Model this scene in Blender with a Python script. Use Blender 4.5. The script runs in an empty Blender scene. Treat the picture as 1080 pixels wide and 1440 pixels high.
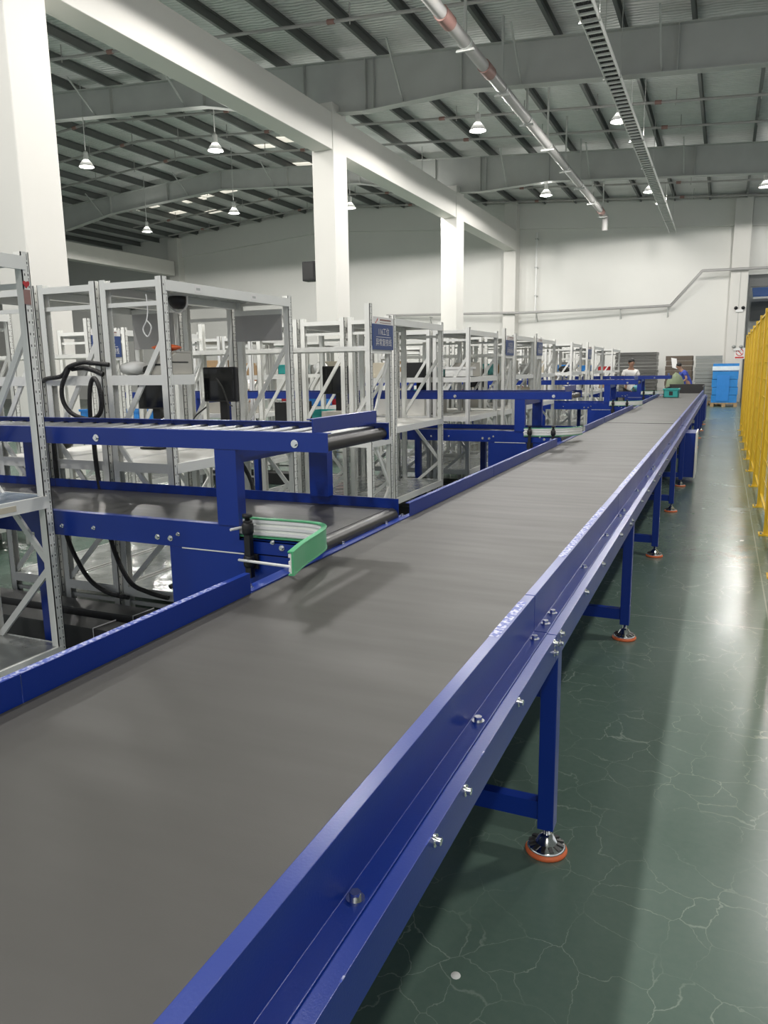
import bpy, math, random
from mathutils import Vector, Matrix
random.seed(7)
S = bpy.context.scene
COL = S.collection
H = 1.5                                   # eye height of the photographer

# ------------------------------------------------------------------ materials
def nodes(name):
    m = bpy.data.materials.new(name); m.use_nodes = True
    nt = m.node_tree; nt.nodes.clear()
    out = nt.nodes.new('ShaderNodeOutputMaterial')
    b = nt.nodes.new('ShaderNodeBsdfPrincipled')
    nt.links.new(b.outputs[0], out.inputs[0])
    return m, nt, b
def N(nt, t, **kw):
    n = nt.nodes.new('ShaderNode' + t)
    for k, v in kw.items(): setattr(n, k, v)
    return n
def L(nt, a, b): nt.links.new(a, b)
def math_n(nt, op, a, b=None, c=None):
    n = N(nt, 'Math', operation=op)
    for i, v in enumerate((a, b, c)):
        if v is None: continue
        if isinstance(v, (int, float)): n.inputs[i].default_value = v
        else: L(nt, v, n.inputs[i])
    return n.outputs[0]
def mix_c(nt, f, a, b):
    n = N(nt, 'Mix', data_type='RGBA')
    if isinstance(f, (int, float)): n.inputs[0].default_value = f
    else: L(nt, f, n.inputs[0])
    for s, v in ((6, a), (7, b)):
        if isinstance(v, tuple): n.inputs[s].default_value = (*v[:3], 1)
        else: L(nt, v, n.inputs[s])
    return n.outputs[2]
def mat(name, col, rough=.5, metal=0., var=.12, scale=6., bump=0., bscale=60., spec=.5, stretch=(1,1,1), coat=0.):
    m, nt, b = nodes(name)
    tc = N(nt, 'TexCoord'); mp = N(nt, 'Mapping'); mp.inputs['Scale'].default_value = stretch
    L(nt, tc.outputs['Object'], mp.inputs[0])
    n = N(nt, 'TexNoise'); n.inputs['Scale'].default_value = scale; n.inputs['Detail'].default_value = 4
    L(nt, mp.outputs[0], n.inputs['Vector'])
    lo = tuple(c * (1 - var) for c in col); hi = tuple(min(1, c * (1 + var)) for c in col)
    L(nt, mix_c(nt, n.outputs['Fac'], lo, hi), b.inputs['Base Color'])
    b.inputs['Metallic'].default_value = metal
    r = N(nt, 'MapRange'); r.inputs[3].default_value = max(.02, rough - .07); r.inputs[4].default_value = min(1, rough + .07)
    L(nt, n.outputs['Fac'], r.inputs[0]); L(nt, r.outputs[0], b.inputs['Roughness'])
    b.inputs['Specular IOR Level'].default_value = spec
    if coat: b.inputs['Coat Weight'].default_value = coat; b.inputs['Coat Roughness'].default_value = .12
    if bump:
        n2 = N(nt, 'TexNoise'); n2.inputs['Scale'].default_value = bscale; n2.inputs['Detail'].default_value = 3
        L(nt, mp.outputs[0], n2.inputs['Vector'])
        bp = N(nt, 'Bump'); bp.inputs['Strength'].default_value = bump; bp.inputs['Distance'].default_value = .01
        L(nt, n2.outputs['Fac'], bp.inputs['Height']); L(nt, bp.outputs[0], b.inputs['Normal'])
    return m
def glow(name, col, st):
    m, nt, b = nodes(name)
    n = N(nt, 'TexNoise'); n.inputs['Scale'].default_value = 3
    L(nt, mix_c(nt, n.outputs['Fac'], tuple(c * .92 for c in col), col), b.inputs['Emission Color'])
    b.inputs['Base Color'].default_value = (.8, .8, .8, 1)
    b.inputs['Emission Strength'].default_value = st
    return m

def floor_mat():
    m, nt, b = nodes('green_epoxy_floor')
    tc = N(nt, 'TexCoord'); P = tc.outputs['Object']
    big = N(nt, 'TexNoise'); big.inputs['Scale'].default_value = .9; big.inputs['Detail'].default_value = 6; big.inputs['Roughness'].default_value = .6
    L(nt, P, big.inputs['Vector'])
    fine = N(nt, 'TexNoise'); fine.inputs['Scale'].default_value = 34; fine.inputs['Detail'].default_value = 6; fine.inputs['Roughness'].default_value = .7
    L(nt, P, fine.inputs['Vector'])
    base = mix_c(nt, big.outputs['Fac'], (.052, .098, .076), (.112, .172, .138))
    base = mix_c(nt, math_n(nt, 'MULTIPLY', fine.outputs['Fac'], .45), base, (.16, .20, .165))
    # hairline cracks: wobbled cell borders, patchy
    wob = N(nt, 'TexNoise'); wob.inputs['Scale'].default_value = 7; wob.inputs['Detail'].default_value = 5
    L(nt, P, wob.inputs['Vector'])
    va = N(nt, 'VectorMath', operation='MULTIPLY_ADD'); va.inputs[1].default_value = (.17, .17, 0)
    L(nt, wob.outputs['Color'], va.inputs[0]); L(nt, P, va.inputs[2])
    vo = N(nt, 'TexVoronoi', feature='DISTANCE_TO_EDGE'); vo.inputs['Scale'].default_value = 6.5; vo.inputs['Randomness'].default_value = 1
    L(nt, va.outputs[0], vo.inputs['Vector'])
    line = N(nt, 'MapRange'); line.inputs[1].default_value = .002; line.inputs[2].default_value = .013; line.inputs[3].default_value = 1; line.inputs[4].default_value = 0
    L(nt, vo.outputs['Distance'], line.inputs[0])
    pat = N(nt, 'TexNoise'); pat.inputs['Scale'].default_value = 2.3; pat.inputs['Detail'].default_value = 2; L(nt, P, pat.inputs['Vector'])
    pm = N(nt, 'MapRange'); pm.inputs[1].default_value = .36; pm.inputs[2].default_value = .62; L(nt, pat.outputs['Fac'], pm.inputs[0])
    crack = math_n(nt, 'MULTIPLY', math_n(nt, 'MULTIPLY', line.outputs[0], pm.outputs[0]), .5)
    base = mix_c(nt, crack, base, (.36, .42, .36))
    # saw-cut joints
    sx = N(nt, 'SeparateXYZ'); L(nt, P, sx.inputs[0])
    jx = math_n(nt, 'LESS_THAN', math_n(nt, 'ABSOLUTE', math_n(nt, 'SUBTRACT', sx.outputs[0], .335)), .0045)
    fy = math_n(nt, 'FRACT', math_n(nt, 'DIVIDE', math_n(nt, 'SUBTRACT', sx.outputs[1], 4.663), 5.9))
    jy = math_n(nt, 'LESS_THAN', fy, .0013)
    base = mix_c(nt, math_n(nt, 'MULTIPLY', math_n(nt, 'MAXIMUM', jx, jy), .55), base, (.34, .37, .33))
    L(nt, base, b.inputs['Base Color'])
    rr = N(nt, 'MapRange'); rr.inputs[3].default_value = .18; rr.inputs[4].default_value = .33
    L(nt, big.outputs['Fac'], rr.inputs[0]); L(nt, rr.outputs[0], b.inputs['Roughness'])
    bp = N(nt, 'Bump'); bp.inputs['Strength'].default_value = .06; bp.inputs['Distance'].default_value = .004
    L(nt, fine.outputs['Fac'], bp.inputs['Height']); L(nt, bp.outputs[0], b.inputs['Normal'])
    b.inputs['Specular IOR Level'].default_value = .5
    return m

def post_mat():
    # painted upright with two columns of punched holes and slots (u across the face, v = metres up)
    m, nt, b = nodes('perforated_rack_paint')
    uv = N(nt, 'UVMap'); s = N(nt, 'SeparateXYZ'); L(nt, uv.outputs[0], s.inputs[0])
    u, v = s.outputs[0], s.outputs[1]
    f = math_n(nt, 'FRACT', math_n(nt, 'DIVIDE', v, .05))
    dv = math_n(nt, 'ABSOLUTE', math_n(nt, 'SUBTRACT', f, .5))
    hole = math_n(nt, 'LESS_THAN', dv, .10)
    slot = math_n(nt, 'GREATER_THAN', dv, .24)
    def near(c, w): return math_n(nt, 'LESS_THAN', math_n(nt, 'ABSOLUTE', math_n(nt, 'SUBTRACT', u, c)), w)
    a = math_n(nt, 'MULTIPLY', hole, math_n(nt, 'MAXIMUM', near(.30, .065), near(.72, .065)))
    c = math_n(nt, 'MULTIPLY', slot, near(.74, .05))
    mk = math_n(nt, 'MAXIMUM', a, math_n(nt, 'MULTIPLY', c, .75))
    n = N(nt, 'TexNoise'); n.inputs['Scale'].default_value = 9
    base = mix_c(nt, n.outputs['Fac'], (.76, .76, .72), (.84, .84, .80))
    L(nt, mix_c(nt, mk, base, (.06, .06, .055)), b.inputs['Base Color'])
    b.inputs['Roughness'].default_value = .38
    return m

def foil_mat():
    m, nt, b = nodes('roof_insulation_foil')
    tc = N(nt, 'TexCoord'); P = tc.outputs['Object']
    n = N(nt, 'TexNoise'); n.inputs['Scale'].default_value = 2.2; n.inputs['Detail'].default_value = 5; L(nt, P, n.inputs['Vector'])
    w = N(nt, 'TexWave', wave_type='BANDS', bands_direction='Y'); w.inputs['Scale'].default_value = 2.6; w.inputs['Distortion'].default_value = 5; w.inputs['Detail'].default_value = 3
    L(nt, P, w.inputs['Vector'])
    c = mix_c(nt, n.outputs['Fac'], (.66, .67, .66), (.90, .90, .89))
    c = mix_c(nt, math_n(nt, 'MULTIPLY', w.outputs['Fac'], .3), c, (.50, .51, .50))
    L(nt, c, b.inputs['Base Color']); b.inputs['Roughness'].default_value = .42; b.inputs['Metallic'].default_value = .15
    bp = N(nt, 'Bump'); bp.inputs['Strength'].default_value = .55; bp.inputs['Distance'].default_value = .05
    L(nt, math_n(nt, 'ADD', w.outputs['Fac'], n.outputs['Fac']), bp.inputs['Height']); L(nt, bp.outputs[0], b.inputs['Normal'])
    return m

def belt_mat(name, a, c, rough):
    m, nt, b = nodes(name)
    tc = N(nt, 'TexCoord'); P = tc.outputs['Object']
    n = N(nt, 'TexNoise'); n.inputs['Scale'].default_value = 1.6; n.inputs['Detail'].default_value = 7; n.inputs['Roughness'].default_value = .62; L(nt, P, n.inputs['Vector'])
    mp = N(nt, 'Mapping'); mp.inputs['Scale'].default_value = (1.2, 8, 1); L(nt, P, mp.inputs[0])
    s = N(nt, 'TexNoise'); s.inputs['Scale'].default_value = 1.5; s.inputs['Detail'].default_value = 4; L(nt, mp.outputs[0], s.inputs['Vector'])
    col = mix_c(nt, n.outputs['Fac'], a, c)
    col = mix_c(nt, math_n(nt, 'MULTIPLY', s.outputs['Fac'], .35), col, tuple(x * .8 for x in a))
    L(nt, col, b.inputs['Base Color'])
    r = N(nt, 'MapRange'); r.inputs[3].default_value = rough - .08; r.inputs[4].default_value = rough + .1
    L(nt, s.outputs['Fac'], r.inputs[0]); L(nt, r.outputs[0], b.inputs['Roughness'])
    f = N(nt, 'TexNoise'); f.inputs['Scale'].default_value = 700; L(nt, P, f.inputs['Vector'])
    bp = N(nt, 'Bump'); bp.inputs['Strength'].default_value = .12; bp.inputs['Distance'].default_value = .001
    L(nt, f.outputs['Fac'], bp.inputs['Height']); L(nt, bp.outputs[0], b.inputs['Normal'])
    return m

def chip_glint_mat():  # chipped paint colour that also carries the rail's bright reflection
    m, nt, b = nodes('worn_paint_and_glint')
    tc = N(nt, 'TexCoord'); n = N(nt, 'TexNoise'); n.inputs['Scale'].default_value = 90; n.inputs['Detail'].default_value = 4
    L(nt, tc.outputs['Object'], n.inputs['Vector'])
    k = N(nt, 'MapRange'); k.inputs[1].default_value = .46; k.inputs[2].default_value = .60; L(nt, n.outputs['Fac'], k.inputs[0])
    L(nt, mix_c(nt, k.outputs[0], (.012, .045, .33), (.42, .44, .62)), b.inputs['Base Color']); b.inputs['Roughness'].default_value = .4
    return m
M = dict(
 floor=floor_mat(), post=post_mat(), foil=foil_mat(),
 belt=belt_mat('grey_rubber_belt', (.038, .0365, .031), (.053, .050, .044), .5),
 darkbelt=belt_mat('black_rubber_belt', (.020, .020, .020), (.035, .034, .032), .36),
 wall=mat('white_wall_paint', (.74, .735, .70), .7, var=.04, scale=.7),
 column=mat('cream_column_paint', (.70, .685, .645), .6, var=.04, scale=1.2),
 steel=mat('grey_painted_steel', (.48, .49, .47), .5, var=.12, scale=2.),
 purlin=mat('galvanised_purlin', (.13, .138, .133), .5, var=.15, scale=3.),
 pipe=mat('grey_pipe_lagging', (.40, .39, .38), .45, var=.1),
 redpipe=mat('rusty_red_coupling', (.30, .17, .15), .55, var=.2),
 blue=mat('blue_powder_coat', (.003, .028, .245), .31, var=.10, scale=3., bump=.03, bscale=220, spec=.5),
 chip_glint=chip_glint_mat(),
 rack=mat('off_white_rack_paint', (.80, .80, .765), .40, var=.05),
 zinc=mat('galvanised_shelf_sheet', (.46, .47, .455), .28, .55, var=.12, scale=4, bump=.12, bscale=9),
 film=mat('crinkled_clear_film', (.62, .64, .62), .16, .45, var=.25, scale=9, bump=.9, bscale=11),
 greyblue=mat('grey_blue_shelf_liner', (.20, .25, .31), .25, var=.1),
 board=mat('white_work_board', (.78, .77, .72), .45, var=.04),
 chrome=mat('chrome', (.80, .80, .80), .14, 1., var=.05),
 roller=mat('steel_roller', (.30, .31, .32), .42, .9, var=.06),
 black=mat('black_plastic', (.012, .012, .013), .5, var=.2),
 rubber=mat('black_rubber', (.022, .021, .020), .42, var=.2),
 screen=mat('dark_glass_screen', (.008, .009, .010), .08, var=.1),
 green=mat('green_guide_plastic', (.10, .42, .20), .32, var=.06),
 pale=mat('pale_guide_liner', (.78, .80, .74), .25, var=.08),
 orange=mat('orange_rubber_pad', (.75, .16, .05), .5, var=.12),
 yellow=mat('yellow_powder_coat', (.70, .45, .025), .38, var=.08),
 trunk=mat('dark_grey_trunking', (.055, .055, .055), .42, var=.15),
 white=mat('white_plastic', (.80, .80, .78), .35, var=.04),
 beige=mat('beige_grey_plastic', (.46, .44, .39), .45, var=.06),
 signblue=mat('sign_blue', (.035, .07, .22), .35, var=.05),
 signwhite=mat('sign_white', (.82, .80, .78), .4, var=.03),
 signred=mat('sign_red', (.62, .05, .04), .45, var=.05),
 red=mat('red_plastic', (.50, .025, .03), .4, var=.08),
 orangebag=mat('orange_film', (.72, .14, .04), .35, var=.15, bump=.4, bscale=25),
 teal=mat('teal_plastic', (.03, .36, .34), .35, var=.1),
 toteblue=mat('bright_blue_plastic', (.015, .20, .58), .36, var=.12, bump=.2, bscale=14),
 stackblue=mat('wrapped_blue_totes', (.02, .21, .55), .25, var=.22, scale=5, bump=.6, bscale=9),
 wrap=mat('stretch_film_white', (.70, .78, .84), .2, var=.15, scale=8, bump=.5, bscale=14),
 greystack=mat('wrapped_grey_crates', (.062, .06, .054), .32, var=.35, scale=3, bump=.5, bscale=9, stretch=(1, 1, 6)),
 brownstack=mat('brown_carton_stack', (.10, .075, .055), .6, var=.3, scale=3, stretch=(1, 1, 5)),
 palestack=mat('pale_grey_crates', (.22, .23, .215), .4, var=.3, scale=2, stretch=(1, 1, 8)),
 wood=mat('pallet_wood', (.36, .24, .12), .7, var=.25, scale=8, stretch=(1, 6, 1)),
 sack=mat('olive_sack', (.20, .24, .15), .8, var=.2, bump=.5, bscale=20),
 carton=mat('brown_carton', (.42, .28, .15), .7, var=.08),
 cream=mat('cream_carton', (.62, .56, .44), .65, var=.08),
 skin=mat('skin', (.36, .20, .135), .5, var=.06),
 lips=mat('lips', (.30, .13, .10), .5, var=.05),
 hair=mat('black_hair', (.010, .009, .008), .5, var=.2),
 tee=mat('white_tee_shirt', (.80, .77, .74), .8, var=.05, bump=.3, bscale=14),
 tealtee=mat('teal_shirt', (.16, .42, .44), .8, var=.08, bump=.3, bscale=14),
 bluetee=mat('blue_work_shirt', (.05, .08, .42), .8, var=.08, bump=.3, bscale=14),
 trousers=mat('dark_trousers', (.03, .03, .035), .8, var=.1),
 cable=mat('black_cable_sleeve', (.014, .013, .013), .5, var=.2, bump=.6, bscale=120),
 tarp=mat('blue_dock_tarp', (.04, .13, .40), .5, var=.2, bump=.4, bscale=5),
 dock=mat('grey_dock_panel', (.16, .165, .165), .6, var=.1),
 lens=glow('lamp_lens_glow', (1., .98, .90), 22.),
 sky=glow('roof_skylight_glow', (1., .93, .78), .8),
 concrete=mat('paper_white', (.78, .78, .74), .7, var=.04),
)

# ------------------------------------------------------------------ mesh helpers
class MB:
    """collects plain geometry in world coordinates; build() links it as one object"""
    def __init__(s): s.v = []; s.f = []; s.uv = []; s.sm = []
    def add(s, verts, faces, uvs=None, smooth=False):
        o = len(s.v); s.v += [tuple(p) for p in verts]
        for i, f in enumerate(faces):
            s.f.append(tuple(o + k for k in f)); s.sm.append(smooth)
            s.uv.append(uvs[i] if uvs else [(0, 0)] * len(f))
        return s
    def box(s, a, b):
        x0, y0, z0 = (min(a[i], b[i]) for i in range(3)); x1, y1, z1 = (max(a[i], b[i]) for i in range(3))
        V = [(x0,y0,z0),(x1,y0,z0),(x1,y1,z0),(x0,y1,z0),(x0,y0,z1),(x1,y0,z1),(x1,y1,z1),(x0,y1,z1)]
        F = [(3,2,1,0),(4,5,6,7),(0,1,5,4),(1,2,6,5),(2,3,7,6),(3,0,4,7)]
        side = [(0, z0), (1, z0), (1, z1), (0, z1)]; pl = [(-5, 0)] * 4
        return s.add(V, F, [pl, pl, pl, side, pl, side])
    def bar(s, p, q, w, h, up=(0, 0, 1)):
        p, q = Vector(p), Vector(q); d = (q - p).normalized(); u = Vector(up)
        if abs(d.dot(u)) > .98: u = Vector((0, 1, 0))
        r = d.cross(u).normalized() * w / 2; t = r.cross(d).normalized() * h / 2
        V = [p-r-t, p+r-t, p+r+t, p-r+t, q-r-t, q+r-t, q+r+t, q-r+t]
        return s.add(V, [(3,2,1,0),(4,5,6,7),(0,1,5,4),(1,2,6,5),(2,3,7,6),(3,0,4,7)])
    def cyl(s, p, q, r, n=12, r2=None, cap=True):
        p, q = Vector(p), Vector(q); d = (q - p).normalized(); r2 = r if r2 is None else r2
        u = Vector((0, 0, 1)) if abs(d.z) < .9 else Vector((1, 0, 0))
        a = d.cross(u).normalized(); b = a.cross(d)
        V = []
        for c, rr in ((p, r), (q, r2)):
            V += [c + (a * math.cos(2*math.pi*k/n) + b * math.sin(2*math.pi*k/n)) * rr for k in range(n)]
        s.add(V, [(k, (k+1) % n, n + (k+1) % n, n + k)[::-1] for k in range(n)], smooth=True)
        if cap: s.add(V, [tuple(range(n)), tuple(range(2*n-1, n-1, -1))])
        return s
    def lathe(s, c, prof, n=20, axis=(0, 0, 1)):
        c = Vector(c); d = Vector(axis).normalized()
        u = Vector((1, 0, 0)) if abs(d.x) < .9 else Vector((0, 1, 0))
        a = d.cross(u).normalized(); b = d.cross(a)
        V = [c + d * z + (a * math.cos(2*math.pi*k/n) + b * math.sin(2*math.pi*k/n)) * r for r, z in prof for k in range(n)]
        F = [(i*n + k, i*n + (k+1) % n, (i+1)*n + (k+1) % n, (i+1)*n + k) for i in range(len(prof) - 1) for k in range(n)]
        return s.add(V, F, smooth=True)
    def tube(s, pts, r, n=8, sub=6):
        P = [Vector(p) for p in pts]
        if sub > 1 and len(P) > 2:
            Q = []
            for i in range(len(P) - 1):
                a = P[max(i-1, 0)]; b = P[i]; c = P[i+1]; d = P[min(i+2, len(P)-1)]
                for k in range(sub):
                    t = k / sub
                    Q.append(.5*((2*b) + (c-a)*t + (2*a-5*b+4*c-d)*t*t + (3*b-a-3*c+d)*t**3))
            P = Q + [P[-1]]
        V = []; u = Vector((.3, .2, 1)).normalized()
        for i, p in enumerate(P):
            d = (P[min(i+1, len(P)-1)] - P[max(i-1, 0)]).normalized()
            a = d.cross(u)
            if a.length < .05: a = d.cross(Vector((1, 0, 0)))
            a.normalize(); b = a.cross(d); u = b if i else u
            V += [p + (a*math.cos(2*math.pi*k/n) + b*math.sin(2*math.pi*k/n)) * r for k in range(n)]
        m = len(P)
        F = [(i*n+k, i*n+(k+1) % n, (i+1)*n+(k+1) % n, (i+1)*n+k)[::-1] for i in range(m-1) for k in range(n)]
        s.add(V, F, smooth=True); s.add(V, [tuple(range(n)), tuple(range(m*n-1, (m-1)*n-1, -1))])
        return s
    def prism(s, poly, axis, a, b):
        """poly in the two other axes, extruded along axis from a to b"""
        def P(t, u, v): return {0: (t, u, v), 1: (u, t, v), 2: (u, v, t)}[axis]
        n = len(poly); V = [P(a, *p) for p in poly] + [P(b, *p) for p in poly]
        F = [(k, (k+1) % n, n + (k+1) % n, n + k) for k in range(n)] + [tuple(range(n-1, -1, -1)), tuple(range(n, 2*n))]
        return s.add(V, F)
    def ell(s, c, r, n=14, m=9):
        V = []; F = []
        for i in range(m + 1):
            t = math.pi * i / m
            for k in range(n):
                p = 2 * math.pi * k / n
                V.append((c[0] + r[0]*math.sin(t)*math.cos(p), c[1] + r[1]*math.sin(t)*math.sin(p), c[2] + r[2]*math.cos(t)))
        for i in range(m):
            for k in range(n): F.append((i*n+k, (i+1)*n+k, (i+1)*n+(k+1) % n, i*n+(k+1) % n))
        return s.add(V, F, smooth=True)
    def build(s, name, m, parent=None, bevel=0.):
        off = root_loc(parent)
        me = bpy.data.meshes.new(name)
        me.from_pydata([(x-off[0], y-off[1], z-off[2]) for x, y, z in s.v], [], s.f)
        me.polygons.foreach_set('use_smooth', s.sm)
        ul = me.uv_layers.new(name='UVMap')
        ul.data.foreach_set('uv', [c for f in s.uv for uv in f for c in uv])
        me.materials.append(M[m] if isinstance(m, str) else m)
        me.update()
        o = bpy.data.objects.new(name, me); COL.objects.link(o)
        if parent is not None: o.parent = parent
        if bevel:
            bv = o.modifiers.new('bevel', 'BEVEL'); bv.width = bevel; bv.segments = 2; bv.limit_method = 'ANGLE'
        return o
def root_loc(o):
    if o is None: return (0, 0, 0)
    while o.parent: o = o.parent
    return o.location
def tag(o, label, cat, group=None):
    o['label'] = label; o['category'] = cat
    if group: o['group'] = group
    return o
def thing(name, loc, label, cat, group=None):
    o = bpy.data.objects.new(name, None); COL.objects.link(o); o.location = loc
    o.empty_display_size = .2
    return tag(o, label, cat, group)
def struct(name, mb, m, bevel=0.):
    o = mb.build(name, m, None, bevel); o['kind'] = 'structure'; return o
def text_mesh(body, size, m, mw, parent, name='lettering'):
    """flat lettering, matrix mw (world) places it"""
    cu = bpy.data.curves.new(name, 'FONT'); cu.body = body; cu.size = size; cu.align_x = 'CENTER'; cu.align_y = 'CENTER'
    t = bpy.data.objects.new(name + '_tmp', cu); COL.objects.link(t)
    bpy.context.view_layer.update()
    me = bpy.data.meshes.new_from_object(t.evaluated_get(bpy.context.evaluated_depsgraph_get()))
    bpy.data.objects.remove(t); bpy.data.curves.remove(cu)
    off = Vector(root_loc(parent))
    me.transform(Matrix.Translation(-off) @ mw)
    me.materials.clear(); me.materials.append(M[m]); me.name = name
    o = bpy.data.objects.new(name, me); COL.objects.link(o); o.parent = parent
    return o

# ------------------------------------------------------------------ camera
Rw = ((.914, -.063, -.401), (.405, .175, .897), (-.014, .983, -.186))
F_, CX, CY = 1060., 540., 720.
vy = Vector((1019 - CX, CY - 513, F_)).normalized()
dn = Vector((80, -(479*80 + F_*F_) / 207, F_)).normalized()
upv = -dn
xx = vy.cross(upv); xx = xx if xx.x > 0 else -xx
def world(c): return Vector((xx.dot(c), vy.dot(c), upv.dot(c)))
right, upw, fwd = world(Vector((1,0,0))), world(Vector((0,1,0))), world(Vector((0,0,1)))
cam_d = bpy.data.cameras.new('camera'); cam = bpy.data.objects.new('camera', cam_d); COL.objects.link(cam)
mw = Matrix.Identity(4)
for i in range(3):
    mw[i][0] = right[i]; mw[i][1] = upw[i]; mw[i][2] = -fwd[i]
mw[2][3] = H
cam.matrix_world = mw
cam_d.sensor_fit = 'VERTICAL'; cam_d.sensor_height = 36; cam_d.lens = F_ / 1440 * 36
cam_d.clip_start = .05; cam_d.clip_end = 200
S.camera = cam

# ------------------------------------------------------------------ the hall
XL, XR, YN, YB = -46., 14., -8., 34.6
RX, RZ, RS = -18.4, 9.2, .07              # ridge
def zt(x): return RZ - RS * abs(x - RX)   # top of the girders
def fl(a, b): return MB().box(a, b)
struct('floor', fl((XL, YN, -.2), (XR, 44, 0)), 'floor')
cx0, cx1 = -9.2, -8.65                    # column row
dx0 = .66                                 # dock opening starts right of the corner column
w = MB()
w.prism([(XL, 0), (dx0, 0), (dx0, zt(dx0) + .22), (RX, RZ + .22), (XL, zt(XL) + .22)], 1, YB, YB + .3)
w.prism([(dx0, 5.02), (6.2, 5.02), (6.2, zt(6.2) + .22), (dx0, zt(dx0) + .22)], 1, YB, YB + .3)
w.prism([(6.2, 0), (XR, 0), (XR, zt(XR) + .22), (6.2, zt(6.2) + .22)], 1, YB, YB + .3)
struct('wall_back', w, 'wall')
struct('wall_left', fl((XL - .3, YN, 0), (XL, YB + .3, zt(XL) + .3)), 'wall')
# ring beam, recessed infill line and pilasters of the back wall
t = MB()
for a, b in ((-27.2, RX), (RX, cx0), (cx1, .0), (dx0, 6.2)):
    t.prism([(a, zt(a) - 1.0), (b, zt(b) - 1.0), (b, zt(b) + .05), (a, zt(a) + .05)], 1, YB - .14, YB)
struct('trim_1', t, 'wall')
for i, (a, b, d) in enumerate(((-27.75, -27.1, .5), (cx0, cx1, .7), (0.0, .64, .5), (-45.9, -45.3, .5))):
    o = struct('column', fl((a, YB - d, 0), (b, YB, zt((a+b)/2))), 'column', .012)
for a, b in ((7.72, 8.42), (16.72, 17.42), (25.72, 26.52)):
    struct('column', fl((cx0, a, 0), (cx1 + .02, b, 7.58)), 'column', .015)
    struct('column', fl((-27.75, a, 0), (-27.2, b, 7.5)), 'column', .015)
for k, (a, b) in enumerate(((-8, 7.72), (8.42, 16.72), (17.42, 25.72), (26.52, YB - .7))):
    struct('trim_%d' % (k + 2), fl((cx0 + .05, a, 6.55), (cx1, b, 7.36)), 'column', .012)
    struct('trim_%d' % (k + 6), fl((-27.7, a, 6.6), (-27.2, b, 7.34)), 'column', .012)

# roof sheet with foil insulation, skylight strips
r = MB()
for a, b in ((XL, RX), (RX, XR)):
    r.add([(a, YN, zt(a) + .24), (b, YN, zt(b) + .24), (b, YB + .3, zt(b) + .24), (a, YB + .3, zt(a) + .24),
           (a, YN, zt(a) + .30), (b, YN, zt(b) + .30), (b, YB + .3, zt(b) + .30), (a, YB + .3, zt(a) + .30)],
          [(0,1,2,3), (7,6,5,4), (0,4,5,1), (1,5,6,2), (2,6,7,3), (3,7,4,0)])
struct('ceiling', r, 'foil')
for i, (x, y, lx, ly) in enumerate(((-14.1, 23.2, 1.0, .6), (-15.2, 23.9, .8, .4), (-15.1, 26.5, .9, .4), (-24.6, 30.6, 1.5, .5), (-20.9, 29.2, 1.7, .4), (-22.4, 29.4, 1.1, .4), (-24.8, 29.0, 1.2, .4), (-23.2, 31.6, 1.6, .5))):
    k = MB(); a, b = x - lx/2, x + lx/2
    k.add([(a, y, zt(a) + .225), (b, y, zt(b) + .225), (b, y + ly, zt(b) + .225), (a, y + ly, zt(a) + .225)], [(0, 1, 2, 3)])
    k.add([(a, y, zt(a) + .235), (b, y, zt(b) + .235), (b, y + ly, zt(b) + .235), (a, y + ly, zt(a) + .235)], [(3, 2, 1, 0)])
    struct('window_%d' % (i + 1), k, 'sky')
# purlins run along the hall
x = -44.5; k = 0
while x < 13.6:
    z = zt(x)
    struct('purlin', MB().prism([(x-.035, z), (x+.035, z), (x+.035, z+.012), (x-.023, z+.012), (x-.023, z+.215), (x+.035, z+.215), (x+.035, z+.23), (x-.035, z+.23)], 1, YN, YB), 'purlin')
    x += 1.32
# girders across the hall, haunched at the column row
def depth(x):
    if x <= -26.5: return .95
    if x <= -24: return .95 - .25*(x+26.5)/2.5
    if x <= -12.4: return .70
    if x <= -9.5: return .70 + .42*(x+12.4)/2.9
    if x <= -7.9: return 1.12
    if x <= -5.6: return 1.12 - .25*(x+7.9)/2.3
    return .87
for y in (-1.0, 8.07, 17.07, 26.1):
    xs = [XL, -27.5, -26.5, -24, RX, -12.4, -9.5, -7.9, -5.6, 0, XR]
    top = [(x, zt(x)) for x in xs]; bot = [(x, zt(x) - depth(x)) for x in xs]
    g = MB()
    for i in range(len(xs) - 1):
        g.prism([bot[i], bot[i+1], top[i+1], top[i]], 1, y - .008, y + .008)
        for q in (top, bot):
            a, b = q[i], q[i+1]; s_ = -.018 if q is top else .018
            g.prism([a, b, (b[0], b[1] + s_), (a[0], a[1] + s_)], 1, y - .13, y + .13)
    for x in (-40, -34, -27.5, -24, -21, RX, -15.4, -12.4, -9.5, -7.9, -7.7, -5.6, -1.2, 3.5):
        g.box((x - .008, y - .12, zt(x) - depth(x)), (x + .008, y + .12, zt(x)))
    for x in (-30, -24.5, -20, -16, -13, -7, -4.3, -1.5, 1.5):      # fly braces to the purlins
        for s_ in (-1, 1): g.bar((x, y, zt(x) - depth(x) + .02), (x, y + s_ * .95, zt(x) + .02), .035, .035)
    struct('girder', g, 'steel')

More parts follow.
